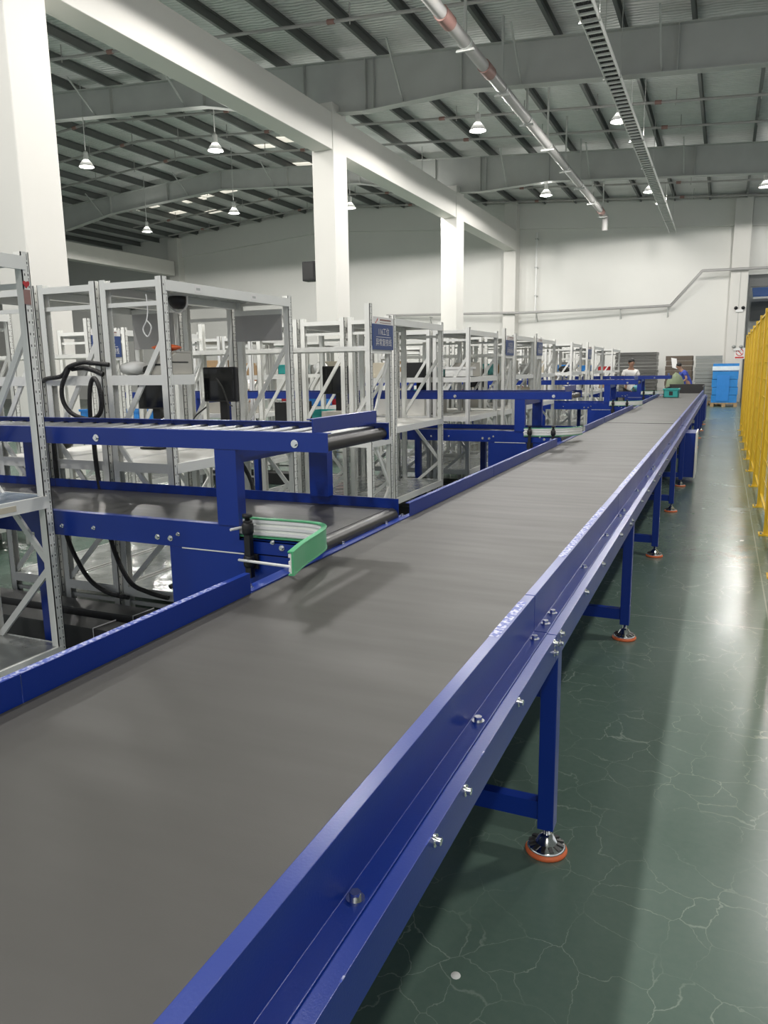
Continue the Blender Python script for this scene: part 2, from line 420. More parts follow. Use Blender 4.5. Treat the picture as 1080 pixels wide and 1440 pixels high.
# sprinkler pipes across the hall (each one thing with its heads)
pipes = [(10.6, 'nearest overhead'), (12.7, 'second overhead'), (14.8, 'third overhead, close before the second roof girder'), (19.3, 'fourth overhead, just past the second roof girder'), (21.4, 'fifth overhead'), (23.6, 'sixth overhead, just before the far roof girder'), (28.0, 'seventh overhead, just past the far roof girder'), (30.6, 'eighth overhead'), (33.2, 'farthest overhead, along the back wall')]
for y, d in pipes:
    dz = .10
    p = thing('sprinkler_pipe', (0, y, zt(0) - dz), 'thin grey sprinkler pipe across the roof, ' + d, 'pipe', 'sprinkler pipes under the roof')
    MB().tube([(-26.9, y, zt(-26.9) - dz), (RX, y, zt(RX) - dz), (13, y, zt(13) - dz)], .035, 8, 1).build('run_pipe', 'pipe', p)
    x = -24.3
    while x < 3:
        if not (cx0 - .3 < x < cx1 + .3):
            MB().cyl((x, y, zt(x) - dz - .09), (x, y, zt(x) + .2), .013, 6).build('sprinkler_head', 'pipe', p)
        if int(round(x * 10)) % 3 == 0: MB().cyl((x - .5, y, zt(x - .5) - dz), (x - .34, y, zt(x - .34) - dz), .05, 10).build('coupling', 'redpipe', p)
        x += 1.9

# lagged main pipe along the hall with couplings and hangers
px, pz_ = -4.42, 7.0
p = thing('overhead_pipe', (px, 20, pz_), 'thick lagged pipe running lengthwise under the roof with red-brown bands', 'pipe')
MB().tube([(px, 2, pz_), (px, 12, pz_), (px, 22, pz_), (px, 30.1, pz_), (px, 30.45, pz_ - .1), (px, 30.5, pz_ - .5)], .105, 14, 4).build('pipe_run', 'pipe', p)
for y in (12.35, 14.7, 29.2): MB().cyl((px, y, pz_), (px, y + .42, pz_), .125, 14).build('coupling', 'redpipe', p)
for y in (11, 13.6, 16, 18.1, 20.3, 22.7, 25, 27.4, 29.9):
    MB().box((px - .02, y - .03, pz_ + .1), (px + .02, y + .03, zt(px) + .1)).build('pipe_hanger', 'steel', p)
    MB().cyl((px, y - .05, pz_), (px, y + .05, pz_), .118, 14).bar((px - .16, y, pz_ - .12), (px + .16, y, pz_ - .12), .05, .04).build('band', 'steel', p)

# cable ladder
tx, tz = -2.26, 6.85
p = thing('cable_ladder', (tx, 20, tz), 'long dark cable ladder hanging under the roof towards the back wall', 'cable tray')
ty0, ty1 = 10.4, 34.25
for s_ in (-1, 1): MB().box((tx + s_*.13 - .008, ty0, tz - .05), (tx + s_*.13 + .008, ty1, tz + .05)).build('side_rail', 'rack', p)
y = ty0 + .15
while y < ty1:
    MB().box((tx - .125, y - .025, tz - .045), (tx + .125, y + .025, tz - .015)).build('rung', 'rack', p); y += .242
cb = MB()
for i in range(7): cb.box((tx - .115 + i*.034, ty0, tz - .012), (tx - .088 + i*.034, ty1, tz + .018))
cb.build('cables', 'black', p)
for y in (10.7, 13.2, 15.8, 20.2, 23, 28, 31.5):
    rods = MB()
    for s_ in (-1, 1): rods.cyl((tx + s_*.15, y, tz - .06), (tx + s_*.15, y, zt(tx) + .1), .007, 6)
    rods.bar((tx - .17, y, tz - .06), (tx + .17, y, tz - .06), .03, .02)
    rods.build('hanger', 'steel', p)

# high-bay lamps
lampz = 7.1
lamps = [(-9.7, 10.47, 'over the concrete beam at top left'), (-12.33, 17.29, 'left of the middle column, upper one'), (-16.41, 16.98, 'nearest the left column'),
 (-21.64, 25.4, 'small far one low on the left'), (-16.47, 24.02, 'far one left of the middle column'), (-9.73, 25.34, 'just under the concrete beam between two columns'),
 (-5.77, 18.75, 'between the middle column and the lagged pipe'), (-2.6, 19.57, 'large one right beside the cable ladder'), (-5.77, 26.46, 'far one left of the lagged pipe end'),
 (-2.6, 27.54, 'far one beside the lower cable ladder'), (.84, 28.55, 'at the right edge of the picture')]
hidden = [(-5.77, 10.9), (-2.6, 11.6), (-5.77, 3.0), (-2.6, 3.6), (1.75, 20.6), (1.9, 12.6), (1.9, 5.2), (-9.7, 2.4), (-12.33, 9.2), (-16.4, 9.), (-9.73, 18.6), (-21.6, 17.), (-12.4, 25.2), (-5.77, -4.9), (-2.6, -4.4), (1.9, -3.0)]  # unseen rest of the lamp rows; last three added to light rack faces
def lamp(x, y, lab):
    p = thing('high_bay_lamp', (x, y, lampz), lab, 'lamp', 'high bay lamps')
    MB().lathe((x, y, lampz), [(.20, 0), (.19, .03), (.15, .10), (.09, .17), (.06, .19)], 20).build('lamp_shade', 'white', p)
    MB().lathe((x, y, lampz), [(.0, .19), (.065, .19), (.07, .36), (.05, .40), (.0, .40)], 14).build('ballast_housing', 'steel', p)
    MB().cyl((x, y, lampz + .38), (x, y, zt(x) + .238), .012, 8).build('drop_rod', 'steel', p)
    MB().lathe((x, y, lampz + .02), [(.0, .0), (.10, .002), (.175, .016)], 20).build('lamp_lens', 'lens', p)
    l = bpy.data.lights.new('lamp_light', 'SPOT'); l.energy = LAMP_W; l.spot_size = math.radians(179); l.spot_blend = .06
    l.shadow_soft_size = .17; l.color = (1, .97, .93)
    o = bpy.data.objects.new('lamp_light', l); COL.objects.link(o); o.parent = p; o.location = (0, 0, -.02)
    l = bpy.data.lights.new('added_roof_fill', 'POINT'); l.energy = 30; l.shadow_soft_size = .2; l.color = (1, .97, .93)  # added fill to brighten the roof, not part of the fixture
    o = bpy.data.objects.new('added_roof_fill', l); COL.objects.link(o); o.parent = p; o.location = (0, 0, .26)
LAMP_W = 730
for x, y, d in lamps: lamp(x, y, 'lit bell-shaped high bay lamp, ' + d)
for i, (x, y) in enumerate(hidden): lamp(x, y, 'lit bell-shaped high bay lamp outside the picture, number %s of the near rows' % ('one two three four five six seven eight nine ten eleven twelve thirteen fourteen fifteen sixteen'.split()[i]))

# conduit on the back wall
p = thing('wall_conduit', (-4, 34.3, 3.9), 'grey conduit stepping up along the white back wall', 'conduit')
yc = 34.22
MB().tube([(-15, yc, 4.05), (-9.4, yc - .5, 3.9), (-8.3, yc - .5, 3.87), (-2.2, yc, 3.93), (-2.19, yc, 3.94), (-1.06, yc - .3, 5.2), (-1.04, yc - .3, 5.21), (3.2, yc - .3, 5.16)], .055, 8, 1).build('conduit_run', 'pipe', p)
br = MB()
for x in (-12.8, -7.77, -4.18, -2.3):
    br.bar((x, yc, 3.9), (x, YB, 3.9), .04, .04); br.bar((x, yc, 3.88), (x, YB, 3.5), .03, .03); br.cyl((x, yc, 3.9), (x, yc, 3.45), .02, 6)
br.build('bracket', 'steel', p)

p = thing('downpipe', (-7.86, 34.45, 3.9), 'slim white downpipe on the back wall just right of the last pilaster', 'pipe')
MB().cyl((-7.86, 34.4, 3.95), (-7.86, 34.4, 7.3), .045, 8).build('pipe_run', 'white', p)
for z in (4.6, 5.8, 7.0): MB().box((-7.92, 34.36, z), (-7.80, YB, z + .05)).build('pipe_clip', 'steel', p)
# dock beyond the opening at the right
struct('door_1', MB().box((dx0, 38.2, 0), (7.5, 38.5, 7)).box((dx0 - .3, YB + .3, 0), (dx0, 38.2, 7)), 'wall')
struct('door_2', MB().box((dx0 + .02, YB + .02, 4.55), (6.2, YB + .24, 5.02)).box((dx0 + .02, YB + .02, 4.55), (dx0 + .1, YB + .2, 0)), 'dock')
p = thing('dock_awning', (2.5, 36.6, 4.1), 'bright blue awning seen through the dock opening on the right', 'awning')
MB().prism([(36.0, 4.25), (37.9, 4.75), (37.9, 4.8), (36.0, 4.32)], 0, .9, 5.5).build('canvas', 'tarp', p)
MB().bar((.9, 36, 4.22), (5.5, 36, 4.22), .08, .08).build('front_tube', 'white', p)
MB().box((.9, 37.9, 3.4), (5.5, 38.18, 4.2)).build('roller_box', 'dock', p)

# fittings on the corner column
def twin_light(x, y, z, lab, name='emergency_light', m='black'):
    p = thing(name, (x, y, z), lab, 'light')
    MB().box((x - .13, y - .07, z - .06), (x + .13, y, z + .05)).build('body', 'white', p)
    for s_ in (-1, 1): MB().lathe((x + s_*.13, y - .08, z + .10), [(0, -.05), (.05, -.05), (.07, .03), (0, .035)], 12, (0, -1, -.3)).build('lamp_head', m, p)
    return p
twin_light(.40, 34.09, 3.62, 'twin-head emergency light high on the white corner column')
p = twin_light(.42, 34.09, 2.12, 'small twin-head light just above the red prohibition sign', 'emergency_light', 'steel')
MB().cyl((.36, 34.08, 2.17), (.36, 34.08, 5.1), .008, 6).build('supply_cable', 'steel', p)
p = thing('prohibition_sign', (.52, 34.1, 1.98), 'white notice with a red prohibition ring on the corner column', 'sign')
MB().box((.33, 34.085, 1.72), (.71, 34.1, 2.16)).build('plate', 'signwhite', p)
rg = MB()
for k in range(20):
    a, b = 2*math.pi*k/20, 2*math.pi*(k+1)/20
    rg.bar((.52 + .13*math.cos(a), 34.08, 1.985 + .13*math.sin(a)), (.52 + .13*math.cos(b), 34.08, 1.985 + .13*math.sin(b)), .01, .03)
rg.bar((.43, 34.08, 2.08), (.61, 34.08, 1.89), .01, .03)
rg.box((.36, 34.078, 1.75), (.68, 34.084, 1.81))
rg.build('red_ring', 'signred', p)
p = thing('wall_speaker', (-9.42, 16.9, 3.9), 'black loudspeaker box fixed to the left side of the middle column', 'speaker')
MB().box((-9.60, 16.78, 3.66), (-9.25, 17.06, 4.12)).build('cabinet', 'black', p, .012)
MB().box((-9.57, 16.765, 3.70), (-9.28, 16.78, 4.08)).build('grille', 'rubber', p)
MB().box((-9.25, 16.85, 3.82), (-9.20, 16.98, 3.96)).build('wall_bracket', 'black', p)

# ------------------------------------------------------------------ main belt conveyor
BX0, BX1, BZ = -1.395, -.478, .775
legY = [2.16, 4.22, 6.24, 8.30, 10.14, 12.25, 15.13, 17.1, 19.08, 21.16, 23.0]
def hexbolt(mb, p, ax, r=.011):
    p = Vector(p); a = Vector(ax).normalized()
    mb.cyl(p, p + a * .004, r * 1.15, 14); mb.cyl(p + a * .004, p + a * .013, r * .72, 6)
def right_guard(y0, y1):
    t = .003
    return MB().prism([(-.484,.858),(-.455,.858),(-.455,.752),(-.418,.752),(-.418,.749),(-.458,.749),(-.458,.855),(-.484,.855)], 1, y0, y1)
def right_chan(y0, y1):
    return MB().prism([(-.470,.748),(-.390,.748),(-.390,.668),(-.425,.668),(-.425,.671),(-.393,.671),(-.393,.745),(-.470,.745)], 1, y0, y1)
def left_chan(y0, y1):
    return MB().prism([(-1.405,.748),(-1.485,.748),(-1.485,.668),(-1.45,.668),(-1.45,.671),(-1.482,.671),(-1.482,.745),(-1.405,.745)], 1, y0, y1)
def left_guard(y0, y1):
    return MB().prism([(-1.395,.762),(-1.395,.843),(-1.418,.843),(-1.418,.840),(-1.398,.840),(-1.398,.762)], 1, y0, y1)
def foot(leg, x, y):
    f = MB().lathe((x, y, 0), [(.0, .0), (.064, .0), (.066, .006), (.062, .014), (.0, .014)], 24).build('rubber_pad', 'orange', leg)
    MB().lathe((x, y, 0), [(.058, .0141), (.060, .018), (.056, .024), (.034, .030), (.024, .052), (.014, .058), (.010, .06), (.010, .10), (.0, .10)], 24).build('levelling_foot', 'chrome', leg)
    rb = MB()
    for k in range(12):
        a = 2*math.pi*k/12
        rb.bar((x + .034*math.cos(a), y + .034*math.sin(a), .031), (x + .055*math.cos(a), y + .055*math.sin(a), .0255), .012, .005)
    rb.build('foot_ribs', 'rubber', leg)
OPEN = [(2.03, 3.44), (7.15, 8.75), (13.7, 14.95), (19.2, 20.5)]      # where the feed conveyors join
def split(y0, y1, cuts):
    s = [y0] + sorted(c for c in cuts if y0 < c < y1) + [y1]
    return list(zip(s[:-1], s[1:]))
def conveyor(y0, y1, label, seams, group):
    c = thing('belt_conveyor', ((BX0 + BX1)/2, (y0 + y1)/2, 0), label, 'conveyor', group)
    g = .004
    MB().box((BX0 + .002, y0 + .01, BZ - .006), (BX1 + .004, y1 - .01, BZ)).build('belt', 'belt', c)
    MB().box((BX0 + .004, y0 + .02, .70), (BX1 - .004, y1 - .02, BZ - .008)).build('slider_bed', 'blue', c)
    for a, b in split(y0, y1, seams):
        right_guard(a + g/2, b - g/2).build('guard_rail', 'blue', c, .0012)
        right_chan(a + g/2, b - g/2).build('side_channel', 'blue', c, .0012)
        left_chan(a + g/2, b - g/2).build('side_channel', 'blue', c)
    a = y0
    for o0, o1 in OPEN:
        if o1 <= y0 or o0 >= y1: continue
        for p, q in split(a, o0, [s + 1.0 for s in seams]): left_guard(p, q - .003).build('guard_rail', 'blue', c)
        MB().box((-1.445, o0, .776), (-1.392, o1, .781)).build('transfer_strip', 'blue', c)
        a = o1
    for p, q in split(a, y1, [s + 1.0 for s in seams]): left_guard(p, q - .003).build('guard_rail', 'blue', c)
    for y in legY:
        if not y0 < y < y1: continue
        for x, s_ in ((-.420, 1), (-1.455, -1)):
            lg = MB().box((x - .025, y - .03, .085), (x + .025, y + .03, .745)).build('leg', 'blue', c, .003)
            foot(lg, x, y)
        MB().box((-1.43, y - .02, .112), (-.445, y + .02, .172)).build('cross_brace', 'blue', c)
        MB().box((-1.43, y - .02, .52), (-.445, y + .02, .58)).build('cross_brace', 'blue', c)
    return c
cA = conveyor(-1.4, 10.24, 'long grey main belt in blue rails, the near section up to the belt seam', [.12, 2.07, 3.97, 5.87, 7.85, 9.8], 'main belt sections')
cB = conveyor(10.275, 21.6, 'far section of the main grey belt, beyond the belt seam', [12.0, 14.0, 16.0, 18.0, 20.0], 'main belt sections')
# bolts of the near section
for y in (.33, .858, 1.459, 2.0, 2.14, 2.245, 2.827, 3.417, 3.9, 4.06, 4.75, 5.4, 5.8, 5.95, 6.9, 7.75):
    b = MB(); hexbolt(b, (-.437, y, .752), (0, 0, 1), .012); b.build('bolt', 'chrome', cA)
for y, z in ((.45, .735), (1.056, .735), (1.219, .735), (1.618, .738), (2.03, .71), (2.11, .71), (2.03, .738), (2.125, .735), (2.562, .738), (2.965, .738), (3.53, .738), (3.93, .712), (4.02, .712), (4.5, .735), (4.9, .735), (5.35, .735), (5.83, .712), (5.92, .712), (6.6, .735), (7.8, .712)):
    b = MB(); hexbolt(b, (-.390, y, z), (1, 0, 0), .010); b.build('bolt', 'chrome', cA)
for y in (2.06, 2.75, 3.2, 3.4):
    b = MB(); hexbolt(b, (-1.42, y, .781), (0, 0, 1), .009); b.build('bolt', 'chrome', cA)
# worn paint along rail edges, with the bright reflection strip painted in
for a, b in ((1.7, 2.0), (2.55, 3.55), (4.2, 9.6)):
    MB().box((-.4845, a, .8578), (-.462, b, .8584)).build('worn_glint_edge', 'chip_glint', cA)
MB().box((-1.418, .2, .8428), (-1.398, 1.9, .8434)).build('worn_glint_edge', 'chip_glint', cA)
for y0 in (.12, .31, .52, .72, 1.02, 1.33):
    MB().box((-.3925, y0, .7472), (-.3895, y0 + random.uniform(.01, .035), .7483)).build('paint_chip', 'chip_glint', cA)
# drive cover and end of the far section
MB().box((-.47, 10.32, .09), (-.275, 10.9, .655)).build('drive_cover', 'blue', cB, .004)
MB().box((-.277, 10.30, .085), (-.262, 10.92, .665)).build('cover_edge', 'rack', cB)
MB().cyl((BX0, 21.6, .735), (BX1, 21.6, .735), .04, 14).build('end_roller', 'rubber', cB)
MB().box((-.52, 21.2, .10), (-.375, 22.6, .70)).build('end_cover', 'blue', cB, .004)
MB().box((-1.395, 21.7, .55), (-.48, 23.2, .60)).box((-1.395, 23.15, .55), (-.48, 23.2, .98)).box((-1.395, 21.7, .55), (-1.36, 23.2, .93)).box((-.5, 21.7, .55), (-.47, 23.2, .95)).build('end_chute', 'rubber', cB)
MB().box((-1.36, 22.0, 0), (-1.30, 22.06, .55)).box((-.56, 23.05, 0), (-.50, 23.11, .55)).box((-1.36, 23.05, 0), (-1.30, 23.11, .55)).build('chute_legs', 'blue', cB)
p = thing('tote', (-1.08, 18.9, BZ), 'open teal tote riding on the far end of the main belt', 'tote')
b = MB(); x0, x1, y0, y1, z0, z1 = -1.25, -.93, 18.75, 19.2, BZ, BZ + .2
b.box((x0, y0, z0), (x1, y1, z0 + .01)).box((x0, y0, z0), (x1, y0 + .012, z1)).box((x0, y1 - .012, z0), (x1, y1, z1)).box((x0, y0, z0), (x0 + .012, y1, z1)).box((x1 - .012, y0, z0), (x1, y1, z1))
b.build('body', 'teal', p)
MB().box((x0 - .02, y0 - .02, z1 - .03), (x1 + .02, y0, z1)).box((x0 - .02, y1, z1 - .03), (x1 + .02, y1 + .02, z1)).box((x0 - .02, y0, z1 - .03), (x0, y1, z1)).box((x1, y0, z1 - .03), (x1 + .02, y1, z1)).build('rim', 'teal', p)
MB().box((-1.13, y0 - .004, z0 + .05), (-1.05, y0 + .002, z0 + .14)).build('card_holder', 'black', p)

# ------------------------------------------------------------------ feed conveyors
def feed(yf, xe, xl, word, guide_n):
    yr = yf + .83; x0 = -1.43
    grp = 'feed belts joining the main belt'
    c = thing('feed_conveyor', ((xl + x0)/2, (yf + yr)/2, 0), word[0], 'conveyor', grp)
    ch = lambda y, s: MB().prism([(y, .757), (y, .872), (y + s*.03, .872), (y + s*.03, .867), (y + s*.004, .867), (y + s*.004, .762), (y + s*.03, .762), (y + s*.03, .757)], 0, xl, -1.80)
    ch(yf, 1).build('side_channel', 'blue', c)
    MB().box((-1.80, yf, .757), (x0, yf + .004, .816)).box((-1.80, yf, .812), (x0, yf + .035, .816)).box((-1.80, yf, .757), (x0, yf + .035, .761)).build('end_channel', 'blue', c)
    MB().box((xl, yf + .028, .80), (-1.93, yf + .034, .872)).build('inner_lip', 'blue', c)
    MB().box((xl, yr - .005, .757), (x0, yr, .872)).build('side_channel', 'blue', c)
    MB().box((xl, yf + .04, .80), (x0 - .05, yr - .01, .824)).build('belt', 'darkbelt', c)
    MB().box((xl, yf + .05, .765), (x0 - .1, yr - .02, .798)).build('slider_bed', 'blue', c)
    MB().cyl((x0 - .035, yf + .04, .79), (x0 - .035, yr - .01, .79), .036, 18).build('end_roller', 'darkbelt', c)
    MB().box((-2.17, yf + .003, .09), (-1.53, yr - .06, .757)).build('drive_cover', 'blue', c, .003)
    MB().box((-2.10, yf - .001, .752), (-1.78, yf + .003, .757)).build('cover_edge', 'rack', c)
    for x in (-2.95, -5.0, -7.2):
        if x < xl: continue
        for y, q in ((yf + .03, x), (yr - .04, x + .5)):
            MB().box((q - .03, y - .03, .0), (q + .03, y + .03, .757)).build('leg', 'blue', c)
    for x, z in ((-2.79, .803), (-2.595, .807), (-2.228, .793), (-2.158, .792), (-2.114, .814), (-1.637, .815), (-1.594, .795), (-1.528, .795)):
        b = MB(); hexbolt(b, (x, yf, z), (0, -1, 0), .011 if z < .8 else .008); b.build('bolt', 'chrome', c)
    # gravity roller deck above it, carried on posts that stand on the side channels
    xu = -1.365 + xe; yu = yf + .575
    u = thing('roller_conveyor', ((xl + xu)/2, yf + .29, .875), word[1], 'conveyor', 'roller decks above the feed belts')
    for y, s in ((yf - .012, 1), (yu, -1)):
        MB().prism([(y, 1.19), (y, 1.265), (y + s*.03, 1.265), (y + s*.03, 1.261), (y + s*.004, 1.261), (y + s*.004, 1.194), (y + s*.03, 1.194), (y + s*.03, 1.19)], 0, xl, xu).build('side_beam', 'blue', u)
    x = xu - .16; k = 0
    while x > max(xl, -7.4) and k < 60:
        MB().cyl((x, yf, 1.228), (x, yu - .008, 1.228), .0165, 10).build('roller', 'roller', u); x -= .105; k += 1
    MB().cyl((xu - .035, yf, 1.216), (xu - .035, yu - .01, 1.216), .028, 16).build('end_roller', 'rubber', u)
    MB().box((xu - .115, yf, 1.228), (xu - .07, yu - .01, 1.248)).build('slide_plate', 'roller', u)
    MB().prism([(xu - .068, 1.262), (xu - .062, 1.262), (xu - .062, 1.318), (xu - .09, 1.318), (xu - .09, 1.314), (xu - .068, 1.314)], 1, yf - .01, yu).build('end_stop', 'blue', u)
    for x in (-1.845, -3.85, -5.85):
        if x < xl: continue
        for y, dz in ((yf + .02, .872), (yr - .03, .872)):
            MB().box((x - .052, y - .028, dz), (x + .052, y + .028, 1.189)).build('post', 'blue', u)
        MB().box((x - .04, yf + .05, 1.13), (x + .04, yr - .06, 1.189)).build('cross_arm', 'blue', u)
    for x in (-1.51, -2.524, -3.6):
        b = MB(); hexbolt(b, (x, yf - .012, 1.221), (0, -1, 0), .014); b.build('bolt', 'chrome', u)
    # curved side guide with its two clamps
    g = thing('guide_rail', (-1.4, yf, .80), word[2], 'guide rail', 'curved guides at the feed belt mouths')
    far = guide_n > 0
    if not far:
        path = [(-1.83, yf + .03), (-1.70, yf + .03), (-1.52, yf + .035), (-1.42, yf + .015), (-1.37, yf - .05), (-1.345, yf - .15), (-1.32, yf - .30), (-1.285, yf - .44)]
    else:
        path = [(-1.80, yf + .0), (-1.62, yf + .02), (-1.5, yf + .07), (-1.40, yf + .14), (-1.33, yf + .24), (-1.29, yf + .36)]
    Q = []
    for i in range(len(path) - 1):
        a, b_, c_, d = (Vector(path[max(i-1, 0)]), Vector(path[i]), Vector(path[i+1]), Vector(path[min(i+2, len(path)-1)]))
        for k in range(6):
            t = k/6; Q.append(.5*((2*b_) + (c_-a)*t + (2*a-5*b_+4*c_-d)*t*t + (3*b_-a-3*c_+d)*t**3))
    Q.append(Vector(path[-1]))
    def strip(o0, o1, z0, z1):
        V = []; n = len(Q)
        for i, q in enumerate(Q):
            d = (Q[min(i+1, n-1)] - Q[max(i-1, 0)]).normalized(); nn = Vector((-d.y, d.x))
            for o, z in ((o0, z0), (o1, z0), (o1, z1), (o0, z1)): V.append((q.x + nn.x*o, q.y + nn.y*o, z))
        F = [(i*4+k, i*4+(k+1) % 4, (i+1)*4+(k+1) % 4, (i+1)*4+k)[::-1] for i in range(n-1) for k in range(4)] + [(0,1,2,3), tuple(4*n-1-k for k in range(4))]
        return MB().add(V, F)
    gz0, gz1 = (.828, .902)
    strip(0, .007, gz0, gz1).build('guide_strip', 'green' if not far else 'pale', g)
    fl_ = strip(-.012, .009, gz1, gz1 + .005); k_ = strip(-.012, .009, gz0 - .005, gz0); fl_.add(k_.v, k_.f)
    fl_.build('guide_lip', 'green', g)
    strip(-.004, 0, gz0 + .003, gz1 - .003).build('liner', 'pale', g)
    li = MB()
    for j in range(3):
        s_ = strip(-.010, -.004, gz0 + .008 + j*.025, gz0 + .020 + j*.025); li.add(s_.v, s_.f)
    li.build('liner_ribs', 'roller' if False else 'white', g)
    for bx, rods_ in (((-1.735, ((.872, (-1.735, yf + .025)), (.735, (-1.335, yf - .30)))),) if not far else ((-1.735, ((.865, (-1.735, yf + .0)),)), (-1.5, ((.865, (-1.5, yf + .065)),)))):
        by = yf - .03
        cl = MB().box((bx - .014, by - .012, .665), (bx + .014, by + .016, .905)).build('clamp_post', 'black', g, .002)
        MB().box((bx - .03, by + .016, .70), (bx + .03, by + .027, .76)).build('clamp_foot', 'black', cl)
        MB().lathe((bx, by, .905), [(0, 0), (.011, 0), (.011, .012), (.021, .014), (.021, .026), (0, .026)], 14).build('clamp_knob', 'black', cl)
        for zr, ex in rods_:
            MB().lathe((bx, by, zr - .024), [(0, 0), (.02, 0), (.024, .008), (.024, .04), (.02, .048), (0, .048)], 14).build('clamp_collar', 'black', cl)
            MB().cyl((bx - .05, by - (.05 if zr > .83 else 0), zr - (0 if zr > .83 else .0)), (ex[0], ex[1], zr + (.005 if zr > .83 else .075)), .006, 8).build('clamp_rod', 'white', cl)
    return c, u, g
feed(2.55, 0, -6.6, ('nearest black feed belt on blue legs, joining the main belt behind the bright green guide',
   'nearest blue roller deck standing over the first feed belt', 'bright green curved guide with black clamps at the nearest feed belt'), 0)
feed(7.5, .03, -7.2, ('second blue feed belt along the main belt, beyond the first station sign',
   'second blue roller deck, over the middle feed belt', 'pale curved guide at the mouth of the second feed belt'), 1)
feed(13.75, .03, -7.2, ('third blue feed belt along the main belt, beyond the belt seam',
   'third blue roller deck from the front, beyond the belt seam', 'pale curved guide at the mouth of the third feed belt'), 2)
feed(19.3, .22, -7.2, ('farthest feed belt, near the teal tote', 'farthest blue roller deck, in front of the man in white',
   'pale curved guide beside the teal tote'), 3)

# cable trunking and cables under the nearest feed belt
for y, z, lab in ((3.0, .13, 'front one of two dark grey floor trunkings under the nearest feed belt'), (3.2, .15, 'rear one of two dark grey floor trunkings under the nearest feed belt')):
    p = thing('cable_trunking', (-3.6, y, 0), lab, 'trunking', 'floor trunkings')
    MB().box((-6.4, y - .07, 0), (-2.19, y + .07, z)).build('channel', 'trunk', p, .003)
    MB().box((-6.4, y - .072, z), (-2.19, y + .072, z + .006)).build('lid', 'trunk', p)
    for x in (-3.05, -2.8, -2.62) if y < 3.1 else (-2.95, -2.4):
        MB().tube([(x, y - .075, .02), (x, y - .075, z + .01), (x + .02, y + .075, z + .012)], .004, 6, 1).build('cable_tie', 'white', p)
    for k in range(7): MB().cyl((-2.86 + k*.045, y - .071, z*.55), (-2.86 + k*.045, y - .073, z*.55), .008, 8).build('screw_head', 'white' if y < 3.1 and k % 3 else 'black', p)
for y, lab in ((8.75, 'grey trunking on the floor behind the second feed belt'), (7.0, 'pair-width dark trunking on the floor in front of the second feed belt')):
    p = thing('cable_trunking', (-3.6, y, 0), lab, 'trunking', 'floor trunkings')
    MB().box((-6.8, y - .12, 0), (-1.75, y + .12, .14)).build('channel', 'trunk', p, .003)
    MB().box((-6.8, y - .125, .14), (-1.75, y + .125, .147)).build('lid', 'trunk', p)

# ------------------------------------------------------------------ racks
def rack(xa, xb, ya, yb, h, shelves, label, braces='Y', perf=True, pw=.045, group='grey-white steel racks', ph=None, mats=None, bh=.055):
    """xa<xb, ya<yb; frames (with diagonal braces) stand across the short side"""
    r = thing('storage_rack', ((xa+xb)/2, (ya+yb)/2, 0), label, 'rack', group)
    for x, sx in ((xa, 1), (xb, -1)):
        for y, sy in ((ya, 1), (yb, -1)):
            a = (x, y); b = (x + sx*pw, y + sy*pw)
            top = ph if (ph and x == xb and y == ya) else h
            m = MB(); t = .004
            # U-shaped upright, open towards the rack
            m.box((a[0], a[1], 0), (a[0] + sx*t, b[1], top)); m.box((a[0], a[1], 0), (b[0], a[1] + sy*t, top)); m.box((a[0], b[1] - sy*t, 0), (b[0], b[1], top))
            m.build('post', 'post' if perf else 'rack', r)
    e = .004
    for i, z in enumerate(shelves):
        if isinstance(z, tuple): z, sa, sb = z
        else: sa, sb = ya, yb
        s = MB().box((xa + .006, sa + .008, z - .012), (xb - .006, sb - .008, z))
        mt = (mats[i] if mats else 'zinc')
        so = s.build('shelf', mt, r)
        k = MB()
        k.box((xb - .012, sa + pw*.6, z - bh), (xb + e, sb - pw*.6, z + .002)).box((xa - e, sa + pw*.6, z - bh), (xa + .012, sb - pw*.6, z + .002))
        e2 = .034 if i == 0 else bh
        k.box((xa + pw*.6, sa - .001, z - e2), (xb - pw*.6, sa + .008, z + .002)).box((xa + pw*.6, sb - .008, z - e2), (xb - pw*.6, sb + .001, z + .002))
        k.build('shelf_beams', 'rack', so)
    lv = [h - .14, h - .32, h - .92, h - 1.40, .22]
    if braces == 'Y':
        for y in (ya + pw/2, yb - pw/2):
            b = MB()
            b.bar((xa + .02, y, lv[0]), (xb - .02, y, lv[0]), .012, .024)
            for k in range(1, 4):
                p_, q_ = (xb - .025, xa + .025) if k % 2 else (xa + .025, xb - .025)
                b.bar((p_, y, lv[k]), (q_, y, lv[k+1]), .014, .03)
            b.bar((xa + .02, y, .12), (xb - .02, y, .12), .012, .024)
            b.build('brace', 'rack', r)
    else:
        for x in (xa + pw/2, xb - pw/2):
            b = MB()
            b.bar((x, ya + .02, lv[0]), (x, yb - .02, lv[0]), .012, .024)
            for k in range(1, 4):
                p_, q_ = (yb - .025, ya + .025) if k % 2 else (ya + .025, yb - .025)
                b.bar((x, p_, lv[k]), (x, q_, lv[k+1]), .014, .03)
            b.build('brace', 'rack', r)
    return r
